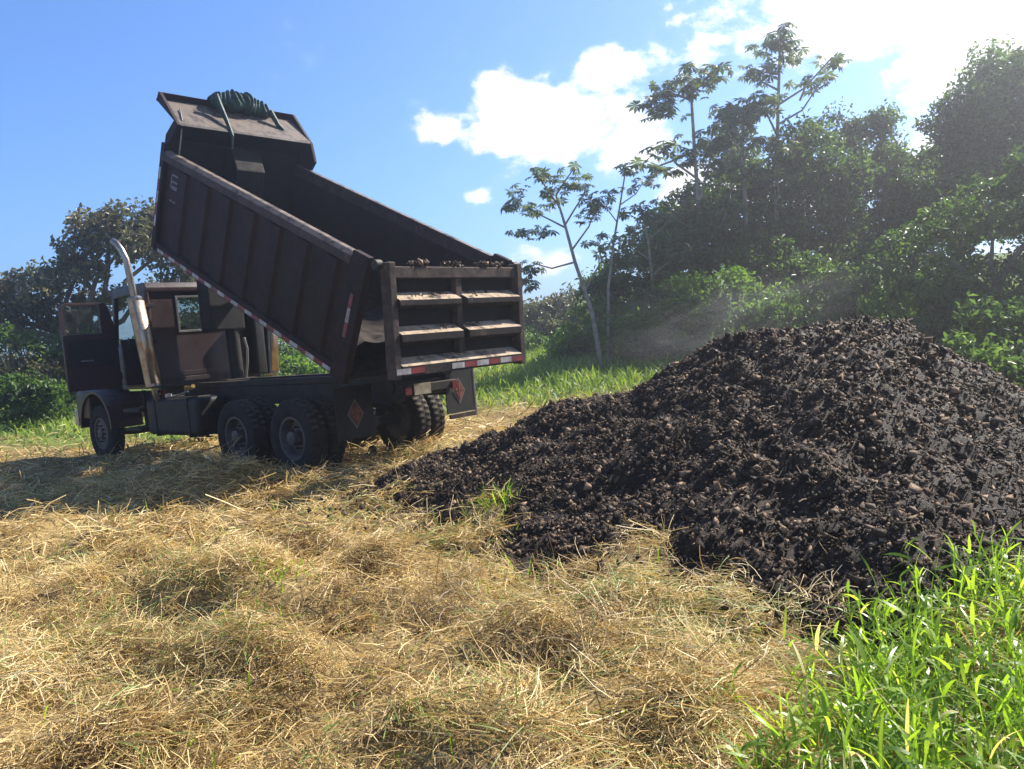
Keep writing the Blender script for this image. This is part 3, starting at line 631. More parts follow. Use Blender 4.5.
# exhaust stacks ------------------------------------------------------
for s, lean, x in ((1, .15, 4.26), (-1, .12, 4.3)):
    b0, b1 = Vector((x, s*1.16, 1.16)), Vector((x+.02, s*(1.16+lean), 2.72)); ax = (b1-b0)
    ex = MB().tube([b0-ax*.0, b0+ax*.02, b0+ax*.98, b1], [.09, .125, .125, .09], 28).build('exhaust_stack', 'chrome', truck, smooth=True)
    tp = b1; u = ax.normalized()
    MB().tube([tp-u*.02, tp+u*.35, tp+u*.62, tp+u*.78+Vector((.05, s*.02, 0)), tp+u*.90+Vector((.15, s*.03, 0)), tp+u*.96+Vector((.25, s*.04, 0))], .054, 18, False).build('tail_pipe', 'chrome', ex, smooth=True)
    MB().tube([b0+ax*.01, b0-u*.10, b0-u*.22+Vector((.06, -s*.05, 0)), b0-u*.30+Vector((.16, -s*.12, 0))], .045, 14).build('inlet_pipe', 'heat_shield', ex, smooth=True)
    hs = []                       # perforated heat shield wrapped round the rear-facing half
    sh = MB()
    n = 12; rings = []
    for q in (.05, .95):
        c_ = b0+ax*q; rings.append([sh.bm.verts.new(c_+Vector((math.cos(a), math.sin(a), 0))*.14) for a in [R_(142+i*15) for i in range(n)]])
    for i in range(n-1): sh.bm.faces.new((rings[0][i], rings[0][i+1], rings[1][i+1], rings[1][i]))
    so_ = sh.build('heat_shield', 'heat_shield', ex, smooth=True)
    md = so_.modifiers.new('thick', 'SOLIDIFY'); md.thickness = .006
    for q in (.12, .5, .9):
        c_ = b0+ax*q; MB().box(x+.02, 4.45, s*1.0-.02 if s > 0 else c_.y+.1, c_.y-.1 if s > 0 else -1.0+.02, c_.z-.03, c_.z+.03).build('stack_bracket', 'dark_metal', ex, .004)
# air-cleaner box behind the right corner of the cab
MB().box(4.18, 4.40, -1.02, -.80, 1.2, 2.5).build('air_cleaner', 'black_paint', truck, .05, 3, True)

# tipping bed -----------------------------------------------------------
TH = R_(26.15); XH, ZH = -1.17, 1.2; LB, HS = 5.22, 1.50
bed = MB().box(0, LB, -1.17, 1.17, -.05, 0).build('dump_bed', 'bed_inner', truck)
bed.location = (XH, 0, ZH); bed.rotation_euler = (0, -TH, 0)
for s in (-1, 1):
    sd = MB().prism([(0, 0.005), (LB, 0.005), (LB, HS-.06), (0, HS-.06)], s*1.172, s*1.205).build('side_panel', 'bed_paint', bed)
    MB().prism([(1.16, HS-.17), (1.30, HS-.13), (1.30, HS-.03), (1.24, HS+.02), (1.15, HS+.02)] if s > 0 else [(-1.16, HS-.17), (-1.30, HS-.13), (-1.30, HS-.03), (-1.24, HS+.02), (-1.15, HS+.02)], .28, LB-.02, 'x').build('top_rail', 'rail_paint', bed, .006)
    MB().box(.02, LB-.01, s*1.207 if s > 0 else -1.262, 1.262 if s > 0 else -1.207, -.09, .055).build('bottom_rail', 'bed_paint', bed, .008)
    for k in range(7):
        u = .72+k*.64
        MB().prism([(u-.17, s*1.206), (u-.12, s*1.245), (u+.12, s*1.245), (u+.17, s*1.206)], .06, HS-.18, 'z').build('side_rib', 'bed_paint', bed, .006)
    MB().box(-.03, .27, s*1.207 if s > 0 else -1.30, 1.30 if s > 0 else -1.207, -.10, HS+.06).build('corner_post', 'bed_paint', bed, .015)
    MB().box(LB-.10, LB+.03, s*1.207 if s > 0 else -1.275, 1.275 if s > 0 else -1.207, -.06, 1.62).build('front_post', 'bed_paint', bed, .012)
    # red and white reflective strips
    yy = (1.263, 1.2655) if s > 0 else (-1.2655, -1.263)
    u = .10; k = 0
    while u < LB-.2:
        MB().box(u, u+.185, *yy, -.075, -.02).build('tape_strip', 'tape_red' if k % 2 == 0 else 'tape_white', bed); u += .19; k += 1
    yy = (1.301, 1.3035) if s > 0 else (-1.3035, -1.301)
    for k in range(3): MB().box(.10, .16, *yy, .48+k*.19, .665+k*.19).build('tape_strip', 'tape_white' if k == 1 else 'tape_red', bed)
    yy = (1.276, 1.2785) if s > 0 else (-1.2785, -1.276)
    for k in range(5): MB().box(LB-.05, LB+.0, *yy, .30+k*.19, .485+k*.19).build('tape_strip', 'tape_red' if k % 2 else 'tape_white', bed)
# painted marking near the front of the left side
mk = MB()
def stroke(a0, b0_, a1, b1_, wd=.03):
    d = Vector((a1-a0, b1_-b0_)); n_ = Vector((-d.y, d.x)).normalized()*wd/2; y = 1.2055
    mk.prism([(a0-n_.x, b0_-n_.y), (a1-n_.x, b1_-n_.y), (a1+n_.x, b1_+n_.y), (a0+n_.x, b0_+n_.y)], y, y+.003)
for a in ((4.94, 1.0, 4.94, 1.2), (4.92, 1.2, 4.66, 1.2), (4.92, 1.1, 4.68, 1.1), (4.92, 1.0, 4.64, 1.0), (4.66, 1.2, 4.66, 1.1), (4.9, 1.03, 4.66, 1.03)): stroke(*a)
for a in ((4.95, .80, 4.86, .80), (4.83, .80, 4.70, .80)): stroke(*a, .025)
mk.build('painted_marking', 'marking', bed)
for k in range(11): MB().box(.2+k*.48, .28+k*.48, -1.16, 1.16, -.15, -.052).build('floor_bearer', 'dark_metal', bed)
for s in (-1, 1): MB().box(-.1, LB-.1, s*.43-.05, s*.43+.05, -.33, -.152).build('long_sill', 'dark_metal', bed, .008)
for s in (-1, 1): MB().tube([(0, s*.36, -.24), (0, s*.52, -.24)], .12, 18).build('hinge_boss', 'dark_metal', bed, smooth=True)
# front bulkhead, cylinder well, cab shield
MB().prism([(LB-.035, .005), (LB+.01, .005), (LB+.01, 1.72), (LB-.27, 1.98), (LB-.31, 1.96), (LB-.035, 1.70)], -1.17, 1.17).build('bulkhead', 'bed_inner', bed)
MB().prism([(LB-.04, .004), (LB-.50, .004), (LB-.50, 1.42), (LB-.28, 1.66), (LB-.04, 1.68)], -.26, .26).build('cylinder_well', 'bed_inner', bed, .02)
MB().prism([(LB-.30, 1.965), (LB-.27, 1.99), (LB+.42, 2.22), (LB+.42, 2.185)], -1.17, 1.17).build('cab_shield', 'shield_paint', bed)
MB().prism([(LB+.40, 2.16), (LB+.44, 2.16), (LB+.40, 2.31), (LB+.36, 2.31)], -1.22, 1.22).build('shield_lip', 'bed_paint', bed, .006)
for s in (-1, 1):
    MB().prism([(LB-.42, HS+.03), (LB-.50, HS+.20), (LB-.30, 1.97), (LB+.36, 2.31), (LB+.44, 2.18), (LB+.02, 1.98), (LB+.02, HS+.03)] if s < 0 else
               [(LB-.06, HS+.03), (LB-.10, 1.62), (LB-.31, 1.97), (LB+.36, 2.31), (LB+.44, 2.18), (LB-.18, 2.0), (LB+.02, 1.74), (LB+.02, HS+.03)], s*1.172, s*1.225).build('shield_gusset', 'bed_paint', bed, .006)
for y in (-.55, .0, .55):
    MB().prism([(LB+.012, 1.30), (LB+.10, 1.45), (LB+.38, 2.17), (LB+.30, 2.15), (LB+.012, 1.80)], y-.02, y+.02).build('shield_brace', 'bed_paint', bed)
# remains of the load on the bed floor
def bedload():
    xs = np.linspace(.02, 2.6, 60); ys = np.linspace(-1.15, 1.15, 50); X, Y = np.meshgrid(xs, ys)
    Z = .06+.36*(1-sstep(X, .1, 2.4))+.22*fbm(X/.35, Y/.35, 3)-.18*sstep(np.abs(Y), .7, 1.15)*0
    n, m = X.shape; i = np.arange(n*m).reshape(n, m)
    me = npmesh('load_remains', np.stack([X, Y, np.maximum(Z, .006)], -1).reshape(-1, 3), np.stack([i[:-1, :-1], i[:-1, 1:], i[1:, 1:], i[1:, :-1]], -1).reshape(-1, 4))
    link('load_remains', me, MATS['compost'], bed)
bedload()
# hoist
hz = MB().box(3.82, 4.18, -.42, .24, 2.06, 3.10).build('hoist_cylinder', 'black_paint', truck, .03, 3)
MB().tube([(3.95, -.24, 1.05), (3.95, -.22, 2.10)], .115, 20).build('piston', 'dark_metal', hz, smooth=True)
MB().tube([(3.78, -.34, 1.9), (3.74, -.36, 1.7), (3.78, -.36, 1.45), (3.86, -.34, 1.15)], .022, 8).build('hydraulic_hose', 'aluminium', hz, smooth=True)
MB().box(3.75, 4.15, -.5, .1, 1.06, 1.18).build('hoist_mount', 'dark_metal', hz, .01)

# tailgate hanging from its top hinge -------------------------------------
gx_, gz_ = XH-(HS+.02)*math.sin(TH)-.11, ZH+(HS+.02)*math.cos(TH)-.10
gate = MB().box(0, .04, -1.15, 1.15, -1.31, -.02).build('tailgate', 'bed_inner', truck)  # near-black sheet colour stands in for the shade on the panels
gate.location = (gx_, 0, gz_); gate.rotation_euler = (0, R_(2.6)*-1, 0)
for s in (-1, 1):
    MB().box(-.17, -.001, s*1.15-.05, s*1.15+.05, -1.34, .05).build('gate_post', 'post_paint', gate, .012)
    MB().tube([(.0, s*1.19, .03), (.0, s*1.28, .03)], .06, 16).build('gate_hinge', 'dark_metal', gate, smooth=True)
MB().box(-.14, -.001, -1.098, 1.098, -.14, .0).build('top_beam', 'post_paint', gate, .012)
for z0, z1, z2, d in ((-.30, -.40, -.47, .21), (-.71, -.81, -.90, .21)):
    for a, b_ in ((-1.098, -.052), (.052, 1.098)):
        MB().prism([(-.001, z0), (-d, z1), (-d, z2), (-.001, z2-.05)], a, b_).build('gate_ledge', 'gate_shade_paint', gate, .006)
MB().prism([(-.001, -1.09), (-.19, -1.19), (-.19, -1.31), (-.001, -1.31)], -1.098, 1.098).build('bottom_beam', 'gate_shade_paint', gate, .006)
MB().box(-.11, -.001, -.05, .05, -1.10, -.142).build('mid_post', 'post_paint', gate, .008)
k = 0; y = -1.09
while y < 1.0:
    if not (.25 < y < .55): MB().box(-.1955, -.1925, y, y+.225, -1.285, -1.215).build('tape_strip', 'tape_red' if k % 2 == 0 else 'tape_white', gate)
    y += .23; k += 1
# compost caught on the gate beams
n = 1900; yy = rng.uniform(-1.0, 1.0, n); zz = rng.choice([.012, -.34, -.75], n, p=[.4, .3, .3]); keep = (zz > 0)*(np.abs(yy) < .85)*(fbm(yy/.16+3, yy*0+2, 2) > -.04) | (zz < 0)*(fbm(yy/.3+9, zz*9, 2) > -.02)
yy, zz = yy[keep], zz[keep]; xx = -rng.uniform(.0, .14, len(yy)); zz = zz + np.where(zz > 0, .05*rng.random(len(yy)), xx*.48+.015)
tag(clods(np.stack([xx, yy, zz], -1), rng.uniform(.01, .045, len(yy))*(.6+.8*(fbm(yy/.2, yy*0, 2)+.5)), 'caught_compost', gate), kind='stuff')

# rolled tarpaulin lashed on the cab shield ----------------------------------
def tarp():
    nu, nv = 90, 40; V = np.zeros((nu, nv, 3)); q = np.linspace(0, 1, nu)[:, None]; a = np.linspace(0, 2*math.pi, nv, endpoint=False)[None]
    r = .15*np.clip(np.sin(math.pi*np.clip(q*.96+.02, 0, 1)), 0, 1)**.35*(1+.12*np.sin(q*23))
    fold = 1+.28*np.sin(q*75+2.2*np.sin(a*2+q*11))*np.clip(np.sin(a), .15, 1)+.22*fbm(q*30+0*a, a*1.5+0*q, 3)
    rr = r*fold
    V[..., 0] = LB+.33+rr*1.15*np.cos(a)-.02*np.sin(q*6); V[..., 1] = .42-1.12*q; V[..., 2] = 2.36+rr*np.sin(a)-.10*q**3-.06*(1-q)**6
    i = np.arange(nu*nv).reshape(nu, nv); j = np.roll(i, -1, 1)
    Fq = np.stack([i[:-1], j[:-1], j[1:], i[1:]], -1).reshape(-1, 4)
    M = bed_world @ Matrix.Identity(4)
    Vw = V.reshape(-1, 3) @ np.array(M.to_3x3()).T + np.array(M.translation)
    o_ = link('rolled_tarpaulin', npmesh('rolled_tarpaulin', Vw, Fq, smooth=True), MATS['tarp'])
    tag(o_, 'crumpled green tarpaulin rolled up on the cab shield of the tipped bed', 'tarpaulin')
    tail = MB()
    P = lambda u, y, v: tuple(M @ Vector((u, y, v)))
    tail.tube([P(LB+.18, .40, 2.44), P(LB+.1, .36, 2.30), P(LB-.15, .34, 2.10), P(LB-.35, .33, 1.92), P(LB-.37, .32, 1.72)], [.045, .05, .035, .028, .02], 8)
    tail.build('tarp_tail', 'tarp', o_, smooth=True); tail = MB()
    tail.tube([P(LB+.2, -.62, 2.33), P(LB+.05, -.72, 2.14), P(LB-.02, -.80, 2.08)], [.05, .04, .02], 8)
    tl = tail.build('tarp_tail', 'tarp', o_, smooth=True)
    MB().tube([P(LB+.1, 1.0, 2.14), P(LB-.2, 1.10, 2.02), P(LB-.3, 1.14, 1.75), P(LB-.32, 1.15, 1.5)], .012, 6).build('tie_rope', 'rope', o_)
bed_world = Matrix(truck.matrix_world) @ Matrix.Translation((XH, 0, ZH)) @ Matrix.Rotation(-TH, 4, 'Y')
tarp()

# ------------------------------------------------------------------ trees
def rand_dirs(n, up=0.0):
    v = rng.normal(0, 1, (n, 3)); v[:, 2] += up; return v/np.linalg.norm(v, axis=1)[:, None]
def leaf_mesh(C, size, name, rnd, up=.6, aspect=.45, fold=.25):
    """folded rhombic leaves at points C"""
    N = len(C); nrm = rand_dirs(N, up*1.6); d = rand_dirs(N, -.35); d = d-nrm*np.sum(d*nrm, 1)[:, None]; d /= np.linalg.norm(d, axis=1)[:, None]+1e-9
    s = np.cross(nrm, d); L = size[:, None]
    b = C-d*L*.5; tip = C+d*L*.5-nrm*L*.12; mid = C+nrm*L*0; l = mid+s*L*aspect*.5+nrm*L*fold*.4; r = mid-s*L*aspect*.5+nrm*L*fold*.4
    V = np.stack([b, l, tip, r], 1).reshape(-1, 3); i = np.arange(N)[:, None]*4
    Ft = np.concatenate([i+np.array([[0, 1, 2]]), i+np.array([[0, 2, 3]])], 1).reshape(-1, 3)
    return npmesh(name, V, Ft, {'rnd': np.repeat(rnd, 4)})
def limb(mb, a, b, ra, rb, wob=.06, n=5, seg=8):
    a, b = Vector(a), Vector(b); L = (b-a).length; pts = []
    for i in range(n+1):
        q = i/n; p = a.lerp(b, q)
        if 0 < i < n: p += Vector(rng.normal(0, wob*L, 3))*Vector((1, 1, .5))
        p.z += .10*L*math.sin(q*math.pi)*.6; pts.append(p)
    mb.tube(pts, [ra+(rb-ra)*i/n for i in range(n+1)], seg); return pts
def crown_points(lobes, clumps, per, cr, shell=.45):
    """clump centres spread through the outer part of each lobe; leaves gathered round them"""
    sub = []
    for c, r in lobes:
        for _ in range(5):
            f = rng.uniform(.38, .68); sub.append((np.array(c)+rand_dirs(1)[0]*np.array(r)*rng.uniform(.25, .75), tuple(np.array(r)*f)))
    lobes = sub
    vol = np.array([r[0]*r[1]*r[2] for _, r in lobes]); pr = vol**.75/np.sum(vol**.75); cc = []
    for (c, r), q in zip(lobes, pr):
        k = max(2, int(clumps*q)); d = rand_dirs(k, .25); rad = (shell+(1-shell)*rng.random(k)**.6)[:, None]
        cc.append(np.array(c)+d*rad*np.array(r))
    cc = np.concatenate(cc); n = len(cc)
    sz = rng.uniform(.6, 1.35, n)*cr
    cnt = rng.poisson(per, n); idx = np.repeat(np.arange(n), cnt)
    off = rng.normal(0, 1, (len(idx), 3))*np.array([1, 1, .55]); off *= (rng.random(len(idx))**.3/np.linalg.norm(off, axis=1))[:, None]
    P = cc[idx]+off*sz[idx][:, None]; P[:, 2] -= .12*np.abs(off[:, 0]*sz[idx])
    return cc, P, idx
def tree(name, label, base, lobes, clumps, per, cr, leaf, mat, trunk_r=.16, group=None, cat='tree', bark='bark', twigs=40, up=.6, shell=.45, aspect=.45):
    base = np.array(base, float); base[2] = float(ground_h(np.array([base[0]]), np.array([base[1]]))[0])-.1
    root = empty(name, tuple(base)); tag(root, label, cat, group)
    mb = MB(); ctr = np.mean([c for c, r in lobes], 0); low = min(c[2]-r[2] for c, r in lobes)
    fork = base+(np.array([ctr[0], ctr[1], 0])-np.array([base[0], base[1], 0]))*.45; fork[2] = max(base[2]+.35*(ctr[2]-base[2]), min(low+.3, ctr[2]))
    O = Vector(tuple(base))
    limb(mb, tuple(base-base), tuple(fork-base), trunk_r, trunk_r*.7, .025, 5, 10)
    cc, P, idx = crown_points(lobes, clumps, per, cr, shell)
    ends = []
    for c, r in lobes:
        e = np.array(c)-np.array([0, 0, r[2]*.25]); limb(mb, tuple(fork-base), tuple(e-base), trunk_r*.6, trunk_r*.2, .05, 5, 7); ends.append(e)
    ends = np.array(ends)
    for c in cc[rng.permutation(len(cc))[:twigs]]:
        e = ends[np.argmin(np.sum((ends-c)**2, 1))]; limb(mb, tuple(e-base), tuple(c-base), trunk_r*.18, .012, .05, 3, 5)
    mb.build('trunk', bark, root, smooth=True)
    shade = rng.random(len(cc)); rn = np.clip(.55*shade[idx]+.45*rng.random(len(idx))-.03, 0, 1)
    link('crown', leaf_mesh(P-base, leaf*rng.uniform(.6, 1.3, len(P)), 'crown', rn, up, aspect), MATS[mat], root)
    return root
def L(px, py, Y, rx, ry, rz): return (at(px, py, Y), (rx, ry, rz))

# broad trees of the forest on the right: lobes given as (pixel, distance, radii)
tree('broad_tree', 'round-crowned hazy tree in the middle of the forest edge', at(800, 330, 29), [L(800, 165, 29, 1.9, 2, 1.6), L(770, 215, 28.5, 1.9, 2, 1.7), L(845, 205, 29, 1.7, 2, 1.6), L(812, 255, 28, 2.0, 1.8, 1.5)], 240, 62, .48, .20, 'leaf_forest', .2)
tree('broad_tree', 'dense dark tree with a small topknot of leaves beside the big right-hand crown', at(890, 330, 30), [L(880, 120, 30, .55, .6, .5), L(885, 180, 30, 1.7, 1.8, 1.5), L(910, 225, 29.5, 1.8, 1.9, 1.8), L(865, 250, 29, 1.8, 1.8, 1.6)], 230, 62, .48, .20, 'leaf_forest', .2)
tree('broad_tree', 'tallest spreading tree leaning in at the top right corner', at(1050, 360, 27), [L(985, 105, 27, 1.9, 2.0, 1.0), L(1010, 70, 27, 1.5, 1.8, .9), L(945, 125, 27, .9, 1.2, .7), L(1050, 95, 27, 2.2, 2, 1.6), L(1000, 165, 26.5, 1.8, 1.5, .8), L(1075, 150, 26, 2.3, 2, 1.8), L(965, 120, 27, 1.4, 1.5, .8), L(1020, 120, 27, 1.8, 1.6, 1.1), L(950, 150, 27, .9, 1.0, .6)], 560, 58, .40, .17, 'leaf_forest', .26, aspect=.5)
tree('broad_tree', 'sunlit light green leafy tree at the right edge above the heap', at(1000, 380, 20), [L(985, 215, 20, 1.5, 1.3, 1.1), L(1030, 190, 20, 1.4, 1.4, 1.5), L(935, 245, 19.8, 1.1, 1.1, .8), L(1000, 285, 19.5, 1.7, 1.2, 1.2), L(930, 300, 19.5, 1.2, 1.1, 1.0), L(1060, 270, 20, 1.5, 1.4, 1.8)], 300, 55, .36, .17, 'leaf_mid', .14)
tree('broad_tree', 'leafy tree overhung with vines below the tall cecropias', at(720, 335, 27), [L(705, 240, 27, 1.5, 1.6, 1.5), L(745, 265, 26.5, 1.6, 1.6, 1.5), L(672, 262, 27, 1.2, 1.4, 1.1), L(725, 205, 27.5, 1.2, 1.3, 1.1)], 200, 62, .45, .19, 'leaf_forest', .17)
tree('broad_tree', 'low spreading dark tree left of the vine-hung one', at(650, 335, 26), [L(645, 262, 26, 1.3, 1.4, .9), L(610, 290, 26, 1.2, 1.3, .8), L(668, 292, 25.5, 1.2, 1.3, .9)], 130, 60, .42, .18, 'leaf_forest', .13)
tree('broad_tree', 'pale distant tree just right of the raised tailgate', at(560, 350, 36), [L(548, 305, 36, 1.2, 1.4, .9), L(575, 318, 36, 1.3, 1.4, .9), L(535, 330, 35, 1.2, 1.3, .9), L(560, 340, 35, 1.6, 1.4, .8)], 110, 60, .5, .22, 'leaf_dull', .14)
tree('broad_tree', 'large dull-leaved tree behind the cab with sky showing through', at(70, 410, 27), [L(120, 240, 27, 1.9, 1.8, 1.0), L(70, 262, 27, 1.5, 1.6, 1.0), L(165, 245, 27, 1.5, 1.5, 1.1), L(30, 290, 26.5, 1.6, 1.6, 1.1), L(95, 300, 27.5, 1.1, 1.2, .6), L(185, 285, 27.5, 1.5, 1.4, 1.0), L(0, 320, 26, 1.3, 1.4, 1.2), L(-45, 300, 27, 1.8, 1.6, 1.5), L(60, 330, 27, 1.4, 1.2, .8), L(140, 215, 27, 1.2, 1.2, .5), L(90, 225, 27, 1.0, 1.2, .5)], 480, 48, .36, .19, 'leaf_dull', .2, twigs=110, aspect=.55, shell=.3)
tree('broad_tree', 'small green tree seen between the cab and the raised bed', at(215, 400, 33), [L(205, 320, 33, 1.6, 1.4, 1.2), L(240, 345, 33, 1.5, 1.4, 1.1), L(280, 350, 34, 1.5, 1.4, 1.1)], 90, 60, .5, .22, 'leaf_forest', .13)
tree('broad_tree', 'feathery tree filling the skyline between the highest cecropia and the topknot tree', at(840, 330, 31), [L(845, 140, 31, 1.5, 1.5, .9), L(825, 175, 31, 1.6, 1.6, 1.2), L(870, 170, 31, 1.4, 1.5, 1.2), L(850, 225, 30.5, 2.0, 1.7, 1.5)], 240, 55, .42, .19, 'leaf_cecropia', .17, twigs=80)
tree('broad_tree', 'loose-leaved tree behind the two left cecropia trunks', at(735, 330, 30), [L(730, 165, 30, 1.5, 1.4, 1.2), L(760, 190, 30, 1.5, 1.5, 1.3), L(700, 205, 30, 1.3, 1.4, 1.1), L(735, 235, 30, 1.9, 1.6, 1.4)], 220, 50, .42, .19, 'leaf_cecropia', .16, twigs=80)
tree('broad_tree', 'tall dark tree closing the gap under the top right crown', at(950, 340, 29), [L(945, 175, 29, 1.6, 1.6, 1.4), L(975, 150, 29, 1.5, 1.5, 1.4), L(930, 215, 28.5, 1.7, 1.6, 1.4), L(985, 215, 28.5, 1.8, 1.6, 1.5), L(1020, 170, 28.5, 1.6, 1.5, 1.6)], 300, 58, .45, .19, 'leaf_forest', .2)
tree('broad_tree', 'leafy tree stepping down to the left of the vine-hung one', at(680, 335, 28), [L(672, 225, 28, 1.1, 1.2, .9), L(655, 250, 28, 1.2, 1.2, .9), L(690, 250, 27.5, 1.3, 1.2, 1.0)], 130, 55, .42, .19, 'leaf_forest', .13)
# shrubs
def shrub(label, px, py, Y, rx, rz, mat='leaf_forest', n=60, leaf=.17, per=60, cr=.34, group='shrubs along the forest edge'):
    c = at(px, py, Y); b = c.copy()
    g_ = float(ground_h(np.array([c[0]]), np.array([c[1]]))[0])
    lobes = [(c, (rx, rx*.9, rz)), (c+np.array([rx*.55, -.2, -rz*.3]), (rx*.6, rx*.6, rz*.7)), (c+np.array([-rx*.6, .1, -rz*.35]), (rx*.6, rx*.6, rz*.65)), (np.array([c[0], c[1], (c[2]+g_)/2]), (rx*1.1, rx, max(.4, (c[2]-g_)*.6)))]
    tree('shrub', label, b, lobes, n, per, cr, leaf, mat, .05, group, 'shrub', twigs=12)
for a in (
    ('dark leafy shrub at the base of the pale distant tree', 530, 352, 31, 1.1, .7, 'leaf_forest'),
    ('mid green shrub under the leaning cecropia', 585, 335, 27, 1.2, .8, 'leaf_bright'),
    ('round dark bush behind the leaning cecropia trunk', 608, 300, 29, 1.3, 1.1, 'leaf_forest'),
    ('broad-leaved bright shrub above the grass bank', 640, 325, 24.5, 1.2, .8, 'leaf_bright'),
    ('light green shrub left of the heap top with sunlit tips', 690, 300, 23.5, 1.1, 1.0, 'leaf_bright'),
    ('yellowish green shrub behind the steam of the heap', 745, 300, 23, 1.2, 1.1, 'leaf_bright'),
    ('dark bush directly behind the heap summit', 815, 300, 23.5, 1.5, 1.1, 'leaf_forest'),
    ('dark shrub right of the heap summit', 890, 305, 22.5, 1.5, 1.2, 'leaf_forest'),
    ('shaded thicket low behind the right slope of the heap', 960, 335, 19, 1.3, 1.1, 'leaf_forest'),
    ('shaded bush at the right edge beside the heap', 1015, 345, 16.5, 1.1, 1.1, 'leaf_forest'),
    ('low bush added as dark shade hard against the right foot of the heap', 985, 372, 13.5, .9, .7, 'leaf_forest'),  # bush added to darken ground that lies in shade
    ('tall dark shrub between the vine-hung tree and the round crown', 770, 265, 27, 1.4, 1.3, 'leaf_forest'),
    ('mid height shrub under the topknot tree', 850, 285, 26, 1.5, 1.2, 'leaf_forest'),
    ('bushy shrub filling the gap under the right-hand crown', 945, 275, 24, 1.5, 1.4, 'leaf_forest'),
    ('leafy bush at the foot of the low spreading tree', 665, 320, 25.5, 1.3, .9, 'leaf_forest')):
    shrub(*a)
for a in (
    ('green shrub at the far left edge beyond the field', 8, 372, 24, 1.3, .9, 'leaf_dull'),
    ('leafy shrub left of the open cab door', 45, 352, 25, 1.3, 1.1, 'leaf_forest'),
    ('low bright shrub in front of the left thicket', 30, 388, 22, .9, .35, 'leaf_mid'),
    ('shrub seen through the cab and door windows', 105, 345, 26, 1.6, 1.2, 'leaf_forest'),
    ('bush behind the rear corner of the cab', 175, 355, 28, 1.6, 1.2, 'leaf_forest'),
    ('sunlit bush showing under the tipped bed', 280, 368, 26, 1.3, .7, 'leaf_bright'),
    ('green bush under the rear end of the tipped bed', 330, 372, 27, 1.3, .8, 'leaf_bright'),
    ('shrub low behind the tailgate', 440, 365, 30, 1.6, .9, 'leaf_forest')):
    shrub(*a, group='shrubs behind the truck')

# cecropias: bare forked stems carrying umbrella leaves, each leaf an object
def umbrella_leaf(seed):
    r = np.random.default_rng(seed); V = [(0, 0, 0)]; Fc = []; n = 9
    for k in range(n):
        a = 6.283*k/n+r.normal(0, .08); Lr = r.uniform(.75, 1.05); dr = r.uniform(.25, .6)
        ca, sa = math.cos(a), math.sin(a); wd = .17*Lr
        m = (ca*.55*Lr, sa*.55*Lr, .06-dr*.25); tp = (ca*Lr*.92, sa*Lr*.92, -dr*.75)
        V += [(m[0]-sa*wd, m[1]+ca*wd, m[2]-.05), m, (m[0]+sa*wd, m[1]-ca*wd, m[2]-.05), tp]; b = 1+k*4
        Fc += [(0, b, b+1), (0, b+1, b+2), (b, b+3, b+1), (b+1, b+3, b+2)]
    V = np.array(V); me = npmesh('umbrella_leaf', V, np.array(Fc), {'rnd': np.full(len(V), r.random())}); me.materials.append(MATS['leaf_cecropia']); return me
ULEAF = [umbrella_leaf(i) for i in range(7)]
def cecropia(label, path, arms, Y, r0, leaf, nper, extra=()):
    """path and arms in pixels at distance Y: stem, then side arms that end in a rosette of umbrella leaves"""
    base = at(*path[0], Y); base[2] = float(ground_h(base[:1], base[1:2])[0])-.1
    root = empty('cecropia_tree', tuple(base)); tag(root, label, 'tree', 'cecropia trees')
    mb = MB(); pts = [at(x, y, Y)-base for x, y in path]; pts[0] = np.zeros(3)
    n = len(pts); mb.tube([Vector(p) for p in pts], [r0*(1-.6*i/(n-1)) for i in range(n)], 10)
    tips = [pts[-1]]
    for arm in arms:
        dep = rng.uniform(-.9, .9); a = [at(x, y, Y)-base for x, y in arm]
        for i, q in enumerate(a): q[1] += dep*i/(len(a)-1)
        mb.tube([Vector(q) for q in a], [r0*.42*(1-.5*i/(len(a)-1)) for i in range(len(a))], 7); tips.append(a[-1])
    tips += [at(x, y, Y)-base+np.array([0, rng.uniform(-.5, .5), 0]) for x, y in extra]
    st = mb.build('trunk', 'bark_pale', root, smooth=True)
    for tpt in tips:
        for k in range(nper+4):
            o_ = bpy.data.objects.new('leaf', ULEAF[int(rng.integers(len(ULEAF)))]); COL.objects.link(o_); o_.parent = root
            a = rng.uniform(0, 6.28); rr = leaf*rng.uniform(.2, 1.9)
            o_.location = Vector(tpt)+Vector((math.cos(a)*rr, math.sin(a)*rr, rng.uniform(-.9, .6)*leaf))
            s_ = leaf*rng.uniform(.6, 1.2); o_.scale = (s_, s_, s_); o_.rotation_euler = (rng.normal(0, .4), rng.normal(0, .4), rng.uniform(0, 6.28))
    return root
cecropia('slim leaning cecropia standing clear against the cloud right of the tailgate', [(600, 330), (592, 312), (575, 262), (565, 225), (556, 195)], [[(572, 250), (590, 225), (598, 205)], [(566, 228), (545, 215), (528, 205)], [(575, 262), (552, 268), (532, 262)], [(565, 225), (580, 200), (588, 185)], [(560, 208), (545, 190), (535, 178)], [(585, 290), (600, 262), (596, 250)], [(556, 195), (566, 180), (572, 172)]], 24, .075, .25, 5, [(515, 205), (522, 270), (530, 285), (515, 190), (550, 172), (560, 185), (508, 205), (540, 205), (545, 230), (585, 215), (598, 240), (520, 235), (575, 188), (590, 200)])
cecropia('thin upright sapling beside the slim leaning cecropia', [(606, 325), (608, 290), (614, 240), (620, 205), (626, 168)], [[(617, 222), (606, 212), (602, 205)], [(620, 205), (634, 196), (640, 186)], [(614, 245), (628, 238), (630, 230)]], 24.5, .05, .22, 4, [(618, 185), (630, 165), (648, 180)])
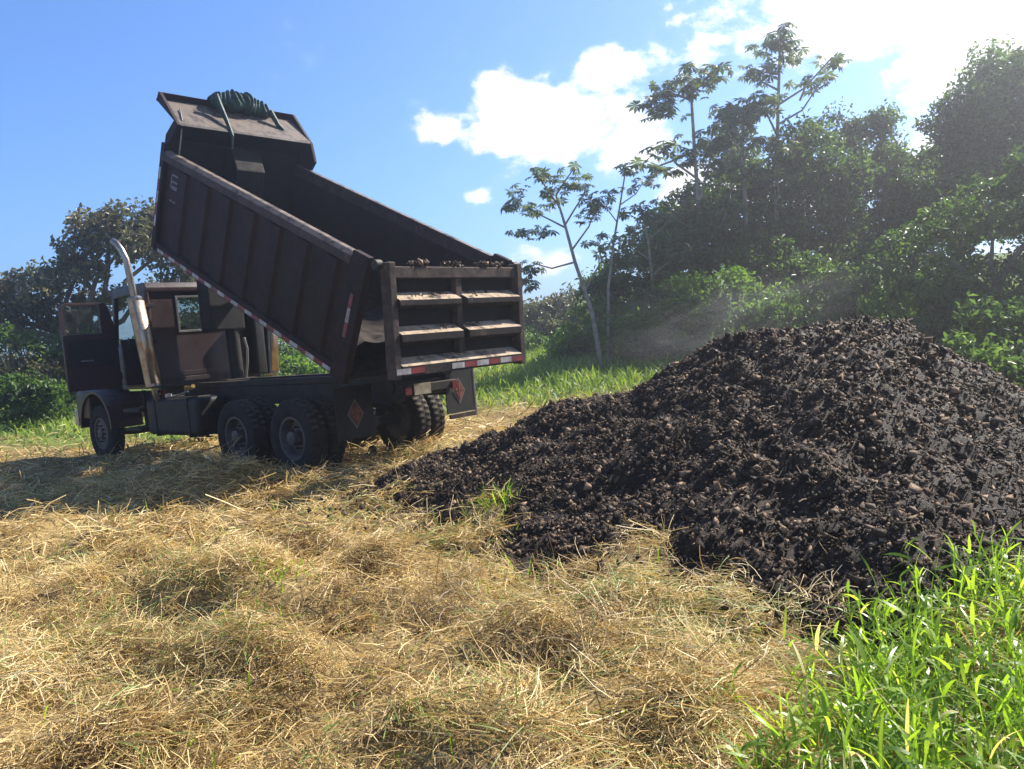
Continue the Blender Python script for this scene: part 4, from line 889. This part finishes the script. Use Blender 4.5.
cecropia('tall cecropia with a flat drooping crown left of the forest group', [(706, 335), (704, 280), (700, 220), (695, 160), (691, 90)], [[(697, 150), (672, 160), (655, 165)], [(699, 180), (675, 165), (662, 150)], [(692, 100), (672, 92), (655, 98)], [(691, 95), (705, 80), (715, 76)], [(700, 200), (715, 150), (718, 140)], [(700, 230), (680, 222), (668, 215)], [(702, 250), (720, 225), (724, 215)]], 27, .11, .36, 8, [(680, 80), (668, 85), (700, 78), (665, 108), (685, 145), (715, 165), (650, 100), (680, 160), (705, 150)])
cecropia('tall cecropia with a drooping grey-green top between its two taller neighbours', [(752, 335), (748, 270), (745, 200), (742, 150), (744, 105)], [[(745, 160), (725, 135), (718, 125)], [(744, 125), (760, 105), (768, 98)], [(745, 180), (765, 160), (772, 150)], [(743, 140), (728, 118), (724, 108)], [(746, 215), (724, 200), (716, 190)]], 27.5, .10, .36, 8, [(735, 110), (752, 118), (740, 125), (757, 140), (730, 140), (765, 175)])
cecropia('highest cecropia with long bare arms reaching right at the skyline', [(772, 335), (776, 250), (777, 170), (778, 110), (780, 45)], [[(778, 105), (800, 92), (822, 66)], [(777, 125), (805, 108), (830, 72)], [(778, 90), (765, 80), (758, 70)], [(777, 135), (765, 120), (757, 112)], [(779, 60), (790, 45), (795, 38)], [(800, 100), (808, 85), (809, 78)], [(776, 175), (790, 150), (800, 140)]], 28, .10, .33, 6, [(770, 42), (765, 50), (788, 58), (778, 35), (755, 65), (770, 70)])
cecropia('young cecropia poking out above the low spreading tree', [(655, 335), (652, 280), (648, 240), (640, 205)], [[(650, 260), (636, 250), (628, 240)], [(648, 240), (662, 228), (668, 220)], [(652, 275), (668, 262), (674, 255)]], 25.5, .06, .28, 6, [(632, 212), (650, 215)])

# ------------------------------------------------------------------ air
def haze():
    mb = MB().box(-460, 460, -460, 460, -9, 22)
    mt = bpy.data.materials.new('haze'); mt.use_nodes = True; t = NT(mt.node_tree)
    o_ = t.n('ShaderNodeOutputMaterial'); v = t.n('ShaderNodeVolumePrincipled')
    v.inputs['Color'].default_value = (.93, .96, 1.0, 1); v.inputs['Density'].default_value = .0036; v.inputs['Anisotropy'].default_value = .78
    t.l(v.outputs[0], o_.inputs['Volume']); MATS['haze'] = mt
    tag(mb.build('haze', 'haze'), 'thin bright haze hanging over the field and forest', 'haze', kind='stuff')
haze()

def steam():
    """faint vapour rising off the warm heap"""
    bm_ = bmesh.new(); bmesh.ops.create_icosphere(bm_, subdivisions=3, radius=1.0)
    me = bpy.data.meshes.new('steam'); bm_.to_mesh(me); bm_.free()
    mt = bpy.data.materials.new('steam'); mt.use_nodes = True; t = NT(mt.node_tree)
    o_ = t.n('ShaderNodeOutputMaterial'); v = t.n('ShaderNodeVolumePrincipled'); v.inputs['Anisotropy'].default_value = .5
    c_ = t.n('ShaderNodeTexCoord').outputs['Object']; ln = t.n('ShaderNodeVectorMath', operation='LENGTH'); t.l(c_, ln.inputs[0])
    f_ = t.m('SUBTRACT', 1.0, t.smooth(ln.outputs['Value'], .2, 1.0)); nz_ = t.smooth(t.noise(c_, 2.2, 4, .6, .6), .40, .75)
    t.l(t.m('MULTIPLY', t.m('MULTIPLY', f_, nz_), .17), v.inputs['Density']); v.inputs['Color'].default_value = (.95, .95, .95, 1)
    t.l(v.outputs[0], o_.inputs['Volume']); MATS['steam'] = mt
    o2 = link('steam', me, mt); o2.location = (2.3, 9.0, 1.7); o2.scale = (1.9, 1.1, .6); o2.rotation_euler = (0, R_(-10), R_(-20))
    tag(o2, 'faint steam drifting off the top left of the compost heap', 'steam', kind='stuff')
steam()
